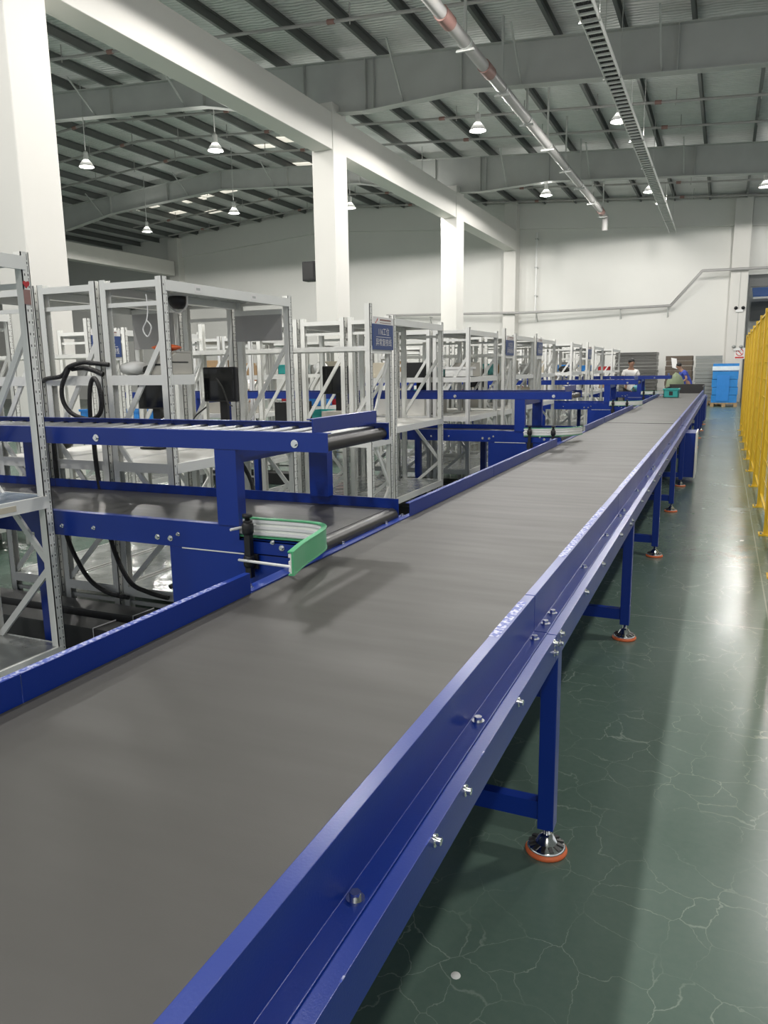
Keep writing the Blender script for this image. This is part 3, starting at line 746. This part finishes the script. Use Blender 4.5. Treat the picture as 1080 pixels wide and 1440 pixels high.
def sign(x, y0, y1, z0, label, num, rw=True):
    """blue station sign facing the main belt"""
    p = thing('station_sign', (x, (y0+y1)/2, z0), label, 'sign', 'station signs')
    ym = (y0+y1)/2; hh = .25
    MB().box((x, y0, z0), (x + .008, y1, z0 + hh - .055)).build('panel', 'signblue', p)
    MB().box((x, y0, z0 + hh - .055), (x + .009, y1, z0 + hh)).build('header', 'signwhite', p)
    rot = Matrix(((0, 0, 1), (1, 0, 0), (0, 1, 0))).to_4x4()
    def T(yy, zz): return Matrix.Translation((x + .0105, yy, zz)) @ rot
    text_mesh(num + '\u5de5\u4f4d', .062, 'signwhite', T(ym, z0 + .135), p)
    MB().box((x + .008, ym - .14, z0 + .0955), (x + .0095, ym + .14, z0 + .099)).build('rule', 'signwhite', p)
    text_mesh('\u5f02\u5e38\u590d\u6838\u7ebf', .062, 'signwhite', T(ym, z0 + .053), p)
    lg = MB(); Y = y0 + .07; Z = z0 + hh - .03
    lg.add([(x + .0105, Y - .022, Z - .018), (x + .0105, Y + .012, Z + .004), (x + .0105, Y + .018, Z + .024), (x + .0105, Y - .006, Z + .004)], [(0, 1, 2, 3)])
    lg.box((x + .009, Y - .03, Z - .02), (x + .0105, Y - .02, Z - .010))
    lg.build('logo', 'signred', p)
    ln = MB()
    ln.box((x + .009, y0 + .125, Z + .002), (x + .0102, y1 - .05, Z + .014)); ln.box((x + .009, y0 + .125, Z - .016), (x + .0102, y1 - .05, Z - .011))
    ln.build('company_line', 'redpipe', p)
    MB().box((x - .012, y0 + .02, z0 + .05), (x, y0 + .05, z0 + .2)).box((x - .012, y1 - .05, z0 + .05), (x, y1 - .02, z0 + .2)).build('mounting_clip', 'rack', p)
    return p
ROW = ['belt-side row', 'second row', 'third row', 'fourth row', 'fifth row']
SLOT = {1: 'before the first feed belt', 2: 'just behind the first feed belt', 3: 'just before the second feed belt', 4: 'just behind the second feed belt',
        5: 'beyond the second station sign', 6: 'just before the third feed belt', 7: 'just behind the third feed belt', 8: 'just before the farthest feed belt', 9: 'just behind the farthest feed belt'}
# (slot, near y, far y, x of the front face)
slots = {1: (1.12, 2.50, -2.787), 2: (3.41, 4.78, -2.83), 3: (6.13, 7.40, -2.62), 4: (8.40, 9.60, -2.66), 5: (10.36, 11.48, -2.62), 6: (11.95, 13.1, -2.63), 7: (14.68, 15.75, -2.63), 8: (17.3, 18.75, -2.63), 9: (20.4, 21.9, -2.63)}
rackinfo = []
for s, (ya, yb, xf) in slots.items():
    rows = [(xf - .45, xf, 0), (xf - .93, xf - .48, 1)]
    if s != 1: rows += [(xf - 1.41, xf - .96, 2)]
    rows += [(-6.05, -5.6, 3), (-6.53, -6.08, 4)]
    for xa, xb, r in rows:
        h = 2.02 if s < 3 else 1.96
        if s == 1: sh, mm = [2.0, .955, .235], ['zinc', 'greyblue', 'zinc']
        elif s == 2: sh, mm = [2.0, (1.487, ya, ya + .26), .985, .22], ['zinc', 'zinc', 'board', 'film']
        elif s == 3: sh, mm = [1.93, 1.0, .36], ['zinc', 'board', 'film']
        elif r > 2: sh, mm = [1.93, 1.45, .95, .3], ['zinc', 'zinc', 'board', 'film']
        else: sh, mm = [1.93, 1.40, .95, .33], ['zinc', 'zinc', 'board', 'film']
        rackinfo.append((s, r, xa, xb, ya, yb, sh))
        lab = 'pale steel rack in the %s, %s' % (ROW[r], SLOT[s])
        rack(xa, xb, ya, yb, h, sh, lab, perf=(s < 4), mats=mm, pw=.042 if s == 1 else .045)
# label sticker on the nearest rack beam and heart sticker on its post
p = thing('shelf_label', (-2.8, 2.2, .93), 'faded gold label stuck on the shelf edge of the nearest rack', 'label')
MB().box((-2.783, 2.12, .915), (-2.7815, 2.30, .94)).build('paper', 'cream', p)
p = thing('heart_sticker', (-2.80, 2.47, 1.90), 'red heart sticker on the upright of the nearest rack', 'sticker')
b = MB(); xs = -2.7825
b.add([(xs, 2.47 + .018*(16*math.sin(t)**3)/16, 1.885 + .018*(13*math.cos(t) - 5*math.cos(2*t) - 2*math.cos(3*t) - math.cos(4*t))/16) for t in [2*math.pi*k/24 for k in range(24)]], [tuple(range(24))])
b.add([(xs - .001, 2.47 + .018*(16*math.sin(t)**3)/16, 1.885 + .018*(13*math.cos(t) - 5*math.cos(2*t) - 2*math.cos(3*t) - math.cos(4*t))/16) for t in [2*math.pi*k/24 for k in range(24)]], [tuple(range(23, -1, -1))])
b.build('heart', 'red', p); MB().box((xs - .0015, 2.452, 1.80), (xs - .0005, 2.488, 1.862)).build('stem', 'redpipe', p)
for y, z, d in ((3.72, 1.975, 'near end'), (4.30, 1.975, 'far end')):
    p = thing('shelf_tag', (-2.824, y, z), 'tiny paper tag on the top beam of the rack behind the roller deck, ' + d, 'label')
    MB().box((-2.8258, y - .03, z - .022), (-2.8245, y + .03, z + .018)).build('paper', 'signwhite', p)
    MB().box((-2.8245, y - .018, z - .008), (-2.824, y + .018, z + .006)).build('print', 'steel', p)
# long cross racks that carry the station signs
for i, (ya, xb, xa, w) in enumerate(((5.38, -2.5, -4.4, 'carrying the nearest station sign'), (5.38, -5.35, -7.2, 'carrying the station sign in the far left row'), (9.72, -2.6, -4.4, 'carrying the second station sign'), (11.52, -2.6, -4.4, 'carrying the third station sign'), (16.3, -2.6, -4.4, 'carrying the farthest station sign'))):
    d = .42 if i < 3 else .38
    rack(xa, xb, ya, ya + d, 1.93, [1.68, .95, .36], 'grey-white cross rack ' + w, braces='X', perf=True, group='cross racks under the station signs', ph=2.0, mats=['zinc', 'board', 'film'])
sign(-2.494, 5.41, 5.80, 1.655, 'nearest blue station sign, reading 116, above the black feed belt', '116')
sign(-5.344, 5.41, 5.78, 1.655, 'blue station sign in the far left row, half hidden by a rack upright', '118')
sign(-2.594, 9.74, 10.12, 1.66, 'second blue station sign along the main belt', '115')
sign(-2.594, 11.54, 11.88, 1.68, 'third blue station sign along the main belt', '114')
sign(-2.594, 16.3, 16.66, 1.66, 'farthest small blue station sign, beside the white racks', '113')

# ------------------------------------------------------------------ things on the racks
def monitor(x, y, z, lab, w=.30, h=.23, e=.28):
    p = thing('monitor', (x, y, z), lab, 'monitor', 'workstation monitors')
    MB().box((x - w/2, y, z + e), (x + w/2, y + .035, z + e + h)).build('casing', 'black', p, .006)
    MB().box((x - w/2 + .012, y - .003, z + e + .012), (x + w/2 - .012, y, z + e - .012 + h)).build('screen', 'screen', p)
    MB().box((x - .03, y + .035, z + .01), (x + .03, y + .06, z + e + .12)).build('stand', 'black', p)
    MB().box((x - .09, y - .05, z), (x + .09, y + .12, z + .012)).build('base', 'black', p)
def printer(x, y, z, lab, w=.28, d=.30, h=.13):
    p = thing('label_printer', (x, y, z), lab, 'printer', 'label printers')
    b = MB().prism([(y, z), (y + d, z), (y + d, z + h), (y + d*.35, z + h), (y, z + h*.78)], 0, x - w/2, x + w/2)
    b.build('body', 'beige', p, .006)
    MB().box((x - w*.35, y - .004, z + h*.42), (x + w*.35, y + .002, z + h*.5)).build('paper_slot', 'black', p)
    MB().box((x - w/2 - .002, y + d*.36, z + h), (x + w/2 + .002, y + d*.98, z + h + .008)).build('lid', 'beige', p)
def carton(x, y, z, w, d, h, m, lab, name='carton', cat='box', grp='boxes on the racks'):
    p = thing(name, (x, y, z), lab, cat, grp)
    MB().box((x - w/2, y - d/2, z), (x + w/2, y + d/2, z + h)).build('body', m, p, .004)
    MB().box((x - w/2 - .001, y - .025, z + h - .03), (x + w/2 + .001, y + .025, z + h + .001)).build('tape' if name == 'carton' else 'handle_band', 'cream' if name == 'carton' else m, p)
def open_tote(x, y, z, w, d, h, m, lab, grp='plastic totes on the racks'):
    p = thing('tote', (x, y, z), lab, 'tote', grp); t = .008
    b = MB().box((x-w/2, y-d/2, z), (x+w/2, y+d/2, z+t))
    b.box((x-w/2, y-d/2, z), (x+w/2, y-d/2+t, z+h)).box((x-w/2, y+d/2-t, z), (x+w/2, y+d/2, z+h)).box((x-w/2, y-d/2, z), (x-w/2+t, y+d/2, z+h)).box((x+w/2-t, y-d/2, z), (x+w/2, y+d/2, z+h))
    b.build('body', m, p)
    MB().box((x-w/2-.012, y-d/2-.012, z+h-.025), (x+w/2+.012, y-d/2, z+h)).box((x-w/2-.012, y+d/2, z+h-.025), (x+w/2+.012, y+d/2+.012, z+h)).box((x-w/2-.012, y-d/2, z+h-.025), (x-w/2, y+d/2, z+h)).box((x+w/2, y-d/2, z+h-.025), (x+w/2+.012, y+d/2, z+h)).build('rim', m, p)
def bag(x, y, z, r, m, lab, grp='bags on the racks'):
    p = MB(); p.ell((x, y, z + r[2]), r, 16, 10)
    for i, v in enumerate(p.v):
        k = 1 + .055*math.sin(v[0]*37 + v[1]*23 + i*.7) ; zz = max(z, z + r[2] + (v[2] - z - r[2])*k)
        p.v[i] = (x + (v[0]-x)*k, y + (v[1]-y)*k, zz)
    o = p.build('bag', m); tag(o, lab, 'bag', grp)
def camera_dome(x, y, z, lab):
    p = thing('under_shelf_camera', (x, y, z), lab, 'camera', 'black cameras under the top shelves')
    MB().lathe((x, y, z - .075), [(0, 0), (.03, .004), (.052, .03), (.058, .06), (.05, .075), (0, .075)], 16).build('housing', 'black', p)
    MB().tube([(x - .07, y, z), (x - .06, y, z - .06), (x, y, z - .095), (x + .06, y, z - .06), (x + .07, y, z)], .006, 6, 4).build('wire_guard', 'rack', p)
def panel(xa, xb, y, z0, z1, lab):
    p = thing('hanging_panel', ((xa+xb)/2, y, z1), lab, 'panel', 'grey boards hung on the racks')
    MB().box((xa, y - .006, z0), (xb, y + .006, z1 - .035)).build('board', 'beige' if False else 'pipe', p)
    MB().box((xa - .002, y - .009, z1 - .035), (xb + .002, y + .009, z1)).build('top_rail', 'rack', p)
printer(-2.915, 3.445, 1.488, 'beige label printer on the mid shelf of the rack behind the roller deck', .13, .21, .125)
MB().box((-2.852, 3.48, 1.555), (-2.848, 3.62, 1.562)).build('side_slot', 'black', COL.objects['label_printer'])
bag(-2.95, 3.56, 1.622, (.09, .07, .02), 'orangebag', 'flat orange film pack lying on the beige label printer')
bag(-3.18, 3.54, 1.488, (.09, .08, .04), 'white', 'crumpled white bag beside the beige label printer')
bag(-3.05, 3.55, 1.488, (.055, .07, .03), 'rubber', 'black bag on the mid shelf left of the label printer')
monitor(-3.17, 4.35, .988, 'black monitor on the white worktop behind the roller deck', .27, .235, .31)
monitor(-3.55, 4.1, .988, 'dark monitor further left on the worktop, below the label printer shelf', .24, .2, .27)
camera_dome(-3.0, 3.75, 1.945, 'black half-round camera under the top shelf just right of the perforated upright')
camera_dome(-2.9, 6.5, 1.875, 'black half-round camera under the top shelf near the first station sign')
panel(-3.27, -2.88, 4.72, 1.715, 1.93, 'grey board hung between two uprights right of the black monitor')
panel(-4.22, -3.83, 4.72, 1.68, 1.98, 'pale grey board hung behind the beige label printer')
# hose loops
p = thing('hose_loop', (-3.4, 3.36, 1.3), 'thick black hose looped in coils on the rack behind the roller deck', 'hose')
yy = 3.37
MB().tube([(-3.80, yy + .06, 1.46), (-3.70, yy, 1.475), (-3.57, yy - .01, 1.49), (-3.50, yy - .02, 1.54), (-3.40, yy - .01, 1.565), (-3.33, yy, 1.56), (-3.24, yy + .03, 1.55)], .013, 10).build('upper_run', 'cable', p)
MB().tube([(-3.50, yy - .02, 1.53), (-3.555, yy - .03, 1.43), (-3.555, yy - .03, 1.34), (-3.50, yy - .03, 1.275), (-3.41, yy - .03, 1.245), (-3.335, yy - .03, 1.242), (-3.285, yy - .02, 1.28), (-3.27, yy - .02, 1.36), (-3.285, yy - .02, 1.44), (-3.325, yy - .01, 1.475), (-3.355, yy - .01, 1.43), (-3.37, yy - .01, 1.34), (-3.375, yy - .01, 1.25)], .013, 10).build('coil', 'cable', p)
MB().tube([(-3.50, yy, 1.53), (-3.43, yy + .02, 1.535), (-3.36, yy + .03, 1.52), (-3.30, yy + .04, 1.495)], .015, 10).build('side_loop', 'cable', p)
# cables behind the first feed belt
for pts, lab in (([(-3.39, 3.385, 1.18), (-3.38, 3.385, .9), (-3.30, 3.37, .5), (-3.18, 3.36, .28), (-3.05, 3.37, .22), (-2.9, 3.37, .20)], 'black cable sagging to the floor below the hose loops'),
                 ([(-3.72, 3.39, 1.1), (-3.70, 3.385, .6), (-3.55, 3.37, .3), (-3.38, 3.365, .19), (-3.2, 3.365, .17)], 'black cable curving along the floor behind the nearest rack upright'),
                 ([(-2.97, 4.2, .98), (-2.90, 4.3, .7), (-2.86, 4.05, .45), (-2.9, 3.7, .3), (-2.95, 3.45, .24)], 'thin black cable hanging under the white worktop')):
    o = MB().tube(pts, .014, 8).build('cable', 'cable'); tag(o, lab, 'cable', 'loose black cables')
o = MB().tube([(-3.06, 4.33, 1.27), (-3.0, 4.2, 1.30), (-2.93, 4.05, 1.40), (-2.90, 3.95, 1.46)], .005, 6).build('cable', 'cable'); tag(o, 'thin lead from the black monitor up to the label printer', 'cable', 'loose black cables')
o = MB().tube([(-3.3, 4.36, 1.26), (-3.33, 4.25, 1.18), (-3.24, 4.2, 1.10), (-3.16, 4.3, 1.03)], .005, 6).build('cable', 'cable'); tag(o, 'thin lead drooping under the black monitor', 'cable', 'loose black cables')
o = MB().tube([(-2.96, 3.43, 1.93), (-2.955, 3.43, 1.85), (-2.96, 3.42, 1.79), (-2.99, 3.42, 1.74), (-2.96, 3.42, 1.70), (-2.93, 3.42, 1.75), (-2.96, 3.42, 1.79)], .004, 6).build('cable', 'white'); tag(o, 'coil of white cord tied near the top of the perforated upright', 'cord')
# printers, totes and boxes on the other racks
printer(-2.86, 5.45, 1.682, 'beige printer on top of the cross rack by the nearest station sign', .2, .26, .12) if False else None
kinds = [('carton', 'brown', 'carton'), ('carton', 'cream', 'cream'), ('tote', 'teal', 'teal'), ('tote', 'red', 'red'), ('tote', 'bright blue', 'toteblue'), ('tote', 'white', 'white'), ('box', 'black', 'black'), ('box', 'grey', 'beige'), ('bag', 'white', 'white'), ('bag', 'black', 'rubber'), ('carton', 'white', 'board')]
lvl = {0: 'top', 1: 'upper', 2: 'middle', 3: 'bottom'}
rnd = random.Random(11)
for (s, r, xa, xb, ya, yb, sh) in rackinfo:
    if s == 1: continue
    used = set()
    for li, z in enumerate(sh):
        y0_, y1_ = ya, yb
        if isinstance(z, tuple): z, y0_, y1_ = z
        if li == 0: continue
        if s == 2 and r == 0: continue
        if s == 2 and r == 1 and li == 1: continue
        if s == 2 and r == 1 and li == 2: continue
        if s == 3 and r == 0: n = 0
        elif z < .5: n = rnd.choice((0, 0, 1)) if s > 4 else 0
        else: n = rnd.choice((1, 2, 2)) if r else rnd.choice((0, 1, 1))
        gap = .36 if len(sh) == 4 and li < 3 else .5
        lname = {True: lvl[li] if len(sh) == 4 else ('middle' if li == 1 else 'bottom')}[True]
        for k in range(n):
            pool = [q for q in kinds if q[1] not in ('red', 'bright blue', 'brown')] if (s < 6 and r < 3) else kinds
            kd = rnd.choice(pool)
            while (kd[0], kd[1]) in used: kd = rnd.choice(pool)
            used.add((kd[0], kd[1]))
            w, d, h = rnd.uniform(.22, .32), rnd.uniform(.24, .36), rnd.uniform(.12, .24)
            y = y0_ + .28 + k * .5 + rnd.uniform(-.04, .04); x = (xa + xb)/2 + rnd.uniform(-.03, .03)
            lab = '%s %s on the %s shelf, %s rack %s' % (kd[1], kd[0], lname, ROW[r].replace(' row', '-row'), SLOT[s])
            if y + d/2 > y1_ - .06: continue
            if kd[0] in ('carton', 'box'): carton(x, y, z + .001, w, d, h, kd[2], lab, kd[0])
            elif kd[0] == 'tote': open_tote(x, y, z + .001, w, d, h*.8, kd[2], lab)
            else: bag(x, y, z + .001, (w/2.2, d/2.2, h/2.4), kd[2], lab)
# printers with monitors in the racks before the second feed belt (seen through the uprights)
for x, y, z, lab in ((-3.35, 6.35, 1.42, 'third'),): pass
printer(-2.86, 8.75, 1.402, 'beige printer on the rack just behind the second feed belt', .26, .3, .16)
monitor(-3.33, 6.4, 1.0, 'black monitor on the rack between the first station sign and the white wall', .3, .26)
monitor(-3.32, 8.8, .95, 'black monitor on the second rack row behind the second feed belt', .3, .24)
monitor(-3.30, 10.7, .95, 'black monitor beyond the second station sign', .28, .26)
monitor(-5.85, 4.2, .985, 'black monitor in the fourth rack row behind the first feed belt', .3, .24)

# ------------------------------------------------------------------ pallets, sack, crates at the back
def pallet(p, x0, x1, y0, y1):
    b = MB(); n = 7; w = (x1 - x0)/n
    for k in range(n): b.box((x0 + k*w + .01, y0, .115), (x0 + (k+1)*w - .01, y1, .137))
    for y in (y0, (y0+y1)/2 - .05, y1 - .1): b.box((x0, y, .095), (x1, y + .1, .115))
    for x in (x0, (x0+x1)/2 - .06, x1 - .12):
        for y in (y0, (y0+y1)/2 - .05, y1 - .1): b.box((x, y, .02), (x + .12, y + .1, .095))
        b.box((x, y0, 0), (x + .12, y1, .02))
    b.build('pallet', 'wood', p)
def stack(x0, x1, y0, y1, h, m, lab, layers, band=None):
    p = thing('pallet_stack', ((x0+x1)/2, (y0+y1)/2, 0), lab, 'pallet load', 'wrapped loads by the back wall')
    pallet(p, x0, x1, y0, y1)
    b = MB(); z = .138; dz = (h - .14)/layers
    for k in range(layers):
        j = .012*math.sin(k*2.3 + x0)
        b.box((x0 + .02 + j, y0 + .02 + abs(j), z), (x1 - .02 + j, y1 - .03, z + dz - .012)); z += dz
    b.build('load', m, p)
    if band:
        MB().box((x0 + .005, y0 + .005, band[0]), (x1 - .005, y1 - .01, band[1])).build('wrap_band', 'wrap', p)
    return p
stack(-4.0, -2.42, 31.6, 32.8, 2.04, 'greystack', 'tall dark wrapped load behind the man in the white shirt', 14)
stack(-2.13, -1.12, 31.9, 33.0, 1.88, 'brownstack', 'dark brown wrapped load behind the olive sack', 9)
stack(-1.04, -.06, 31.7, 32.9, 1.86, 'palestack', 'pale grey layered load left of the bright blue load', 12)
p = stack(-.40, .50, 30.4, 31.5, 1.56, 'stackblue', 'bright blue wrapped load of totes on a wooden pallet', 5, (1.30, 1.45))
MB().box((-.22, 30.40, .2), (.20, 30.42, 1.12)).build('front_sheet', 'toteblue', p)
p = thing('paper_note', (-1.75, 31.9, 1.6), 'white paper note stuck on the dark brown load', 'paper')
MB().add([(-1.86, 31.912, 1.42), (-1.66, 31.912, 1.36), (-1.72, 31.912, 1.76), (-1.92, 31.912, 1.80)], [(0, 1, 2, 3)]).add([(-1.86, 31.916, 1.42), (-1.66, 31.916, 1.36), (-1.72, 31.916, 1.76), (-1.92, 31.916, 1.80)], [(3, 2, 1, 0)]).build('sheet', 'signwhite', p)
bag(-1.42, 26.2, 0, (.30, .26, .63), 'sack', 'bulging olive sack standing in front of the dark brown load', None)
bag(-.98, 25.3, 0, (.24, .22, .40), 'rubber', 'black rubbish sack beside the olive sack', None)

# ------------------------------------------------------------------ yellow fence
p = thing('safety_fence', (.44, 14, 0), 'yellow wire mesh safety fence along the right side of the aisle', 'fence')
fx, FH = .44, 2.16; ys = [5.9, 7.4, 8.9, 10.4, 11.9, 13.4, 14.9, 16.4, 17.9, 19.4]
for y in ys:
    po = MB().box((fx - .03, y - .03, .012), (fx + .03, y + .03, FH)).build('post', 'yellow', p)
    MB().box((fx - .07, y - .07, 0), (fx + .07, y + .07, .012)).build('base_plate', 'yellow', po)
    for q in (-.05, .05): MB().cyl((fx + q, y + q, .012), (fx + q, y + q, .03), .01, 8).build('anchor_bolt', 'chrome', po)
for a, b in zip(ys[:-1], ys[1:]):
    m = MB(); a += .035; b -= .035
    m.box((fx - .012, a, .13), (fx + .012, a + .024, FH - .03)).box((fx - .012, b - .024, .13), (fx + .012, b, FH - .03))
    m.box((fx - .012, a, FH - .054), (fx + .012, b, FH - .03)).box((fx - .012, a, .13), (fx + .012, b, .154))
    n = 13
    for k in range(1, n): m.box((fx - .0015, a + (b-a)*k/n - .0014, .14), (fx + .0015, a + (b-a)*k/n + .0014, FH - .04))
    for k in range(1, 10): m.box((fx + .002, a, .13 + k*.2 - .0025), (fx + .007, b, .13 + k*.2 + .0025))
    m.build('mesh_panel', 'yellow', p)

o = MB().lathe((-.522, 1.57, 0), [(0, .0012), (.012, .0012), (.0125, .0), ], 16).build('paper_disc', 'concrete'); tag(o, 'tiny white paper disc lying on the green floor', 'scrap')

# ------------------------------------------------------------------ people
def skin_body(name, verts, edges, m, parent, lv=2, loc=None):
    """verts: list of (x,y,z,rx,ry)"""
    off = Vector(root_loc(parent))
    me = bpy.data.meshes.new(name)
    me.from_pydata([tuple(Vector(v[:3]) - off) for v in verts], edges, [])
    me.materials.append(M[m])
    o = bpy.data.objects.new(name, me); COL.objects.link(o); o.parent = parent
    sk = o.modifiers.new('skin', 'SKIN'); sk.use_smooth_shade = True
    me.skin_vertices.new() if not me.skin_vertices else None
    for i, v in enumerate(verts):
        d = me.skin_vertices[0].data[i]; d.radius = (v[3], v[4]); d.use_root = (i == 0)
    sb = o.modifiers.new('smooth', 'SUBSURF'); sb.levels = lv; sb.render_levels = lv
    return o
def person(x, y, h, ang, shirt, label, lean=0., arm=(.0, .25), z0=0., hairlen=0):
    """standing figure; ang = heading (0 faces -Y); lean pitches the trunk forward"""
    p = thing('person', (x, y, z0), label, 'person')
    k = h / 1.72; ca, sa = math.cos(ang), math.sin(ang)
    def W(lx, ly, lz):                                   # local: x to the person's left, y forward, z up
        if lz > .95:
            d = lz - .95; ly, lz = ly + d*math.sin(lean), .95 + d*math.cos(lean) - ly*math.sin(lean)*.5
        wx = lx * ca + ly * sa; wy = lx * sa - ly * ca
        return (x + wx*k, y + wy*k, z0 + lz*k)
    def V(lx, ly, lz, a, b=None): return (*W(lx, ly, lz), a*k, (b or a)*k)
    body = [V(0, 0, .95, .115, .09), V(0, 0, 1.10, .105, .08), V(0, .01, 1.28, .120, .085), V(0, 0, 1.40, .080, .062), V(0, .012, 1.49, .052, .055),
            V(0, .03, 1.56, .070, .085), V(0, .02, 1.64, .078, .098), V(0, .015, 1.70, .050, .065)]
    E = [(0, 1), (1, 2), (2, 3), (3, 4), (4, 5), (5, 6), (6, 7)]
    fwd, out = arm
    for s in (-1, 1):
        i = len(body)
        body += [V(s*.16, 0, 1.385, .044), V(s*(.20 + out*.2), fwd*.25, 1.14, .040), V(s*(.19 + out*.05), .06 + fwd*.9, .95 + fwd*.55, .030), V(s*(.185 + out*.03), .08 + fwd*1.05, .90 + fwd*.65, .030, .018)]
        E += [(3, i), (i, i+1), (i+1, i+2), (i+2, i+3)]
        hx, hy, hz = s*(.185 + out*.03), .08 + fwd*1.05, .90 + fwd*.65
        for q, (dx, ln) in enumerate(((-.027, .075), (-.009, .088), (.009, .084), (.027, .066))):
            j = len(body); dz = -1 if fwd < .3 else -.35; dy = .15 if fwd < .3 else .9
            body += [V(hx + dx, hy + dy*.02, hz + dz*.045, .0085), V(hx + dx, hy + dy*ln*.6 + .004, hz + dz*(.045 + ln*.55), .0078), V(hx + dx*.9, hy + dy*ln + .016, hz + dz*(.045 + ln*.9), .0065)]
            E += [(i+3, j), (j, j+1), (j+1, j+2)]
        j = len(body)
        body += [V(hx - s*.035, hy + .02, hz - .01, .010), V(hx - s*.048, hy + .045, hz - .045, .0085)]
        E += [(i+3, j), (j, j+1)]
        i = len(body)
        body += [V(s*.09, 0, .86, .088), V(s*.10, .015, .48, .056), V(s*.10, -.02, .25, .05), V(s*.10, -.01, .08, .036), V(s*.105, .10, .035, .036, .03), V(s*.105, .17, .025, .028, .02)]
        E += [(0, i), (i, i+1), (i+1, i+2), (i+2, i+3), (i+3, i+4), (i+4, i+5)]
    MB().ell(W(0, .112, 1.60), (.013*k, .018*k, .022*k), 8, 6).build('nose', 'skin', p)
    for s in (-1, 1): MB().ell(W(s*.080, .012, 1.605), (.014*k, .020*k, .030*k), 8, 6).build('ear', 'skin', p)
    skin_body('body', body, E, 'skin', p)
    sh = [V(0, 0, .78, .165, .135), V(0, 0, .95, .160, .130), V(0, 0, 1.12, .150, .118), V(0, .01, 1.28, .165, .122), V(0, 0, 1.40, .125, .095), V(0, .008, 1.455, .075, .072)]
    e2 = [(0, 1), (1, 2), (2, 3), (3, 4), (4, 5)]
    for s in (-1, 1):
        i = len(sh); sh += [V(s*.165, 0, 1.375, .068), V(s*(.195 + out*.12), fwd*.13, 1.24, .060)]; e2 += [(4, i), (i, i+1)]
    skin_body('shirt', sh, e2, shirt, p)
    tr = [V(0, 0, .95, .142, .115)]; e3 = []
    for s in (-1, 1):
        i = len(tr); tr += [V(s*.09, 0, .84, .102), V(s*.10, .015, .48, .074), V(s*.10, -.01, .12, .062)]; e3 += [(0, i), (i, i+1), (i+1, i+2)]
    skin_body('trousers', tr, e3, 'trousers', p)
    hb = MB()
    c = W(0, .0, 1.655); hb.ell(c, (.088*k, .105*k, .085*k), 16, 10)
    if hairlen: c2 = W(0, -.06, 1.56); hb.ell(c2, (.08*k, .05*k, .12*k), 12, 8)
    fdir = Vector((sa, -ca, 0))
    for i, v in enumerate(hb.v):                          # hairline: pull the mass back off the face
        d = (Vector(v) - Vector(c)).dot(fdir)
        if v[2] < c[2] - .03*k and d > .0: hb.v[i] = tuple(Vector(v) - fdir * d)
    hb.build('hair', 'hair', p)
    ey = MB(); mo = MB()
    for s in (-1, 1): ey.ell(W(s*.032, .108, 1.635), (.009*k, .007*k, .005*k), 8, 6)
    ey.build('eyes', 'black', p)
    mo.ell(W(0, .100, 1.565), (.016*k, .006*k, .003*k), 8, 6); mo.build('mouth', 'lips', p)
    if shirt == 'cap': pass
    return p
person(-2.38, 22.2, 1.70, .35, 'tee', 'person in a white tee shirt looking down behind the farthest roller deck', lean=.12, arm=(.28, .2))
person(-1.06, 27.0, 1.66, -1.2, 'bluetee', 'person in blue bending over beside the olive sack', lean=.5, arm=(.2, .3))
person(-4.77, 15.0, 1.62, -1.35, 'bluetee', 'person in a blue shirt half hidden between the second and third station signs', lean=.3, arm=(.3, .2), hairlen=1)
person(-2.1, 20.75, 1.30, .6, 'tealtee', 'person in a teal shirt stooping under the farthest roller deck', lean=.75, arm=(.2, .2), hairlen=1)
person(-8.0, 12.0, 1.62, 1.2, 'tee', 'person in pale clothes far back between the racks, left of the middle column', lean=.2, arm=(.3, .2), hairlen=1)

# ------------------------------------------------------------------ light from outside, view
wd = bpy.data.worlds.new('world'); S.world = wd; wd.use_nodes = True
nt = wd.node_tree; nt.nodes.clear()
bg = nt.nodes.new('ShaderNodeBackground'); wo = nt.nodes.new('ShaderNodeOutputWorld'); nt.links.new(bg.outputs[0], wo.inputs[0])
bg.inputs[0].default_value = (.93, .97, 1., 1); bg.inputs[1].default_value = .85
S.view_settings.view_transform = 'Standard'; S.view_settings.look = 'None'
S.view_settings.exposure = -.2; S.view_settings.gamma = 1.; S.view_settings.use_curve_mapping = False
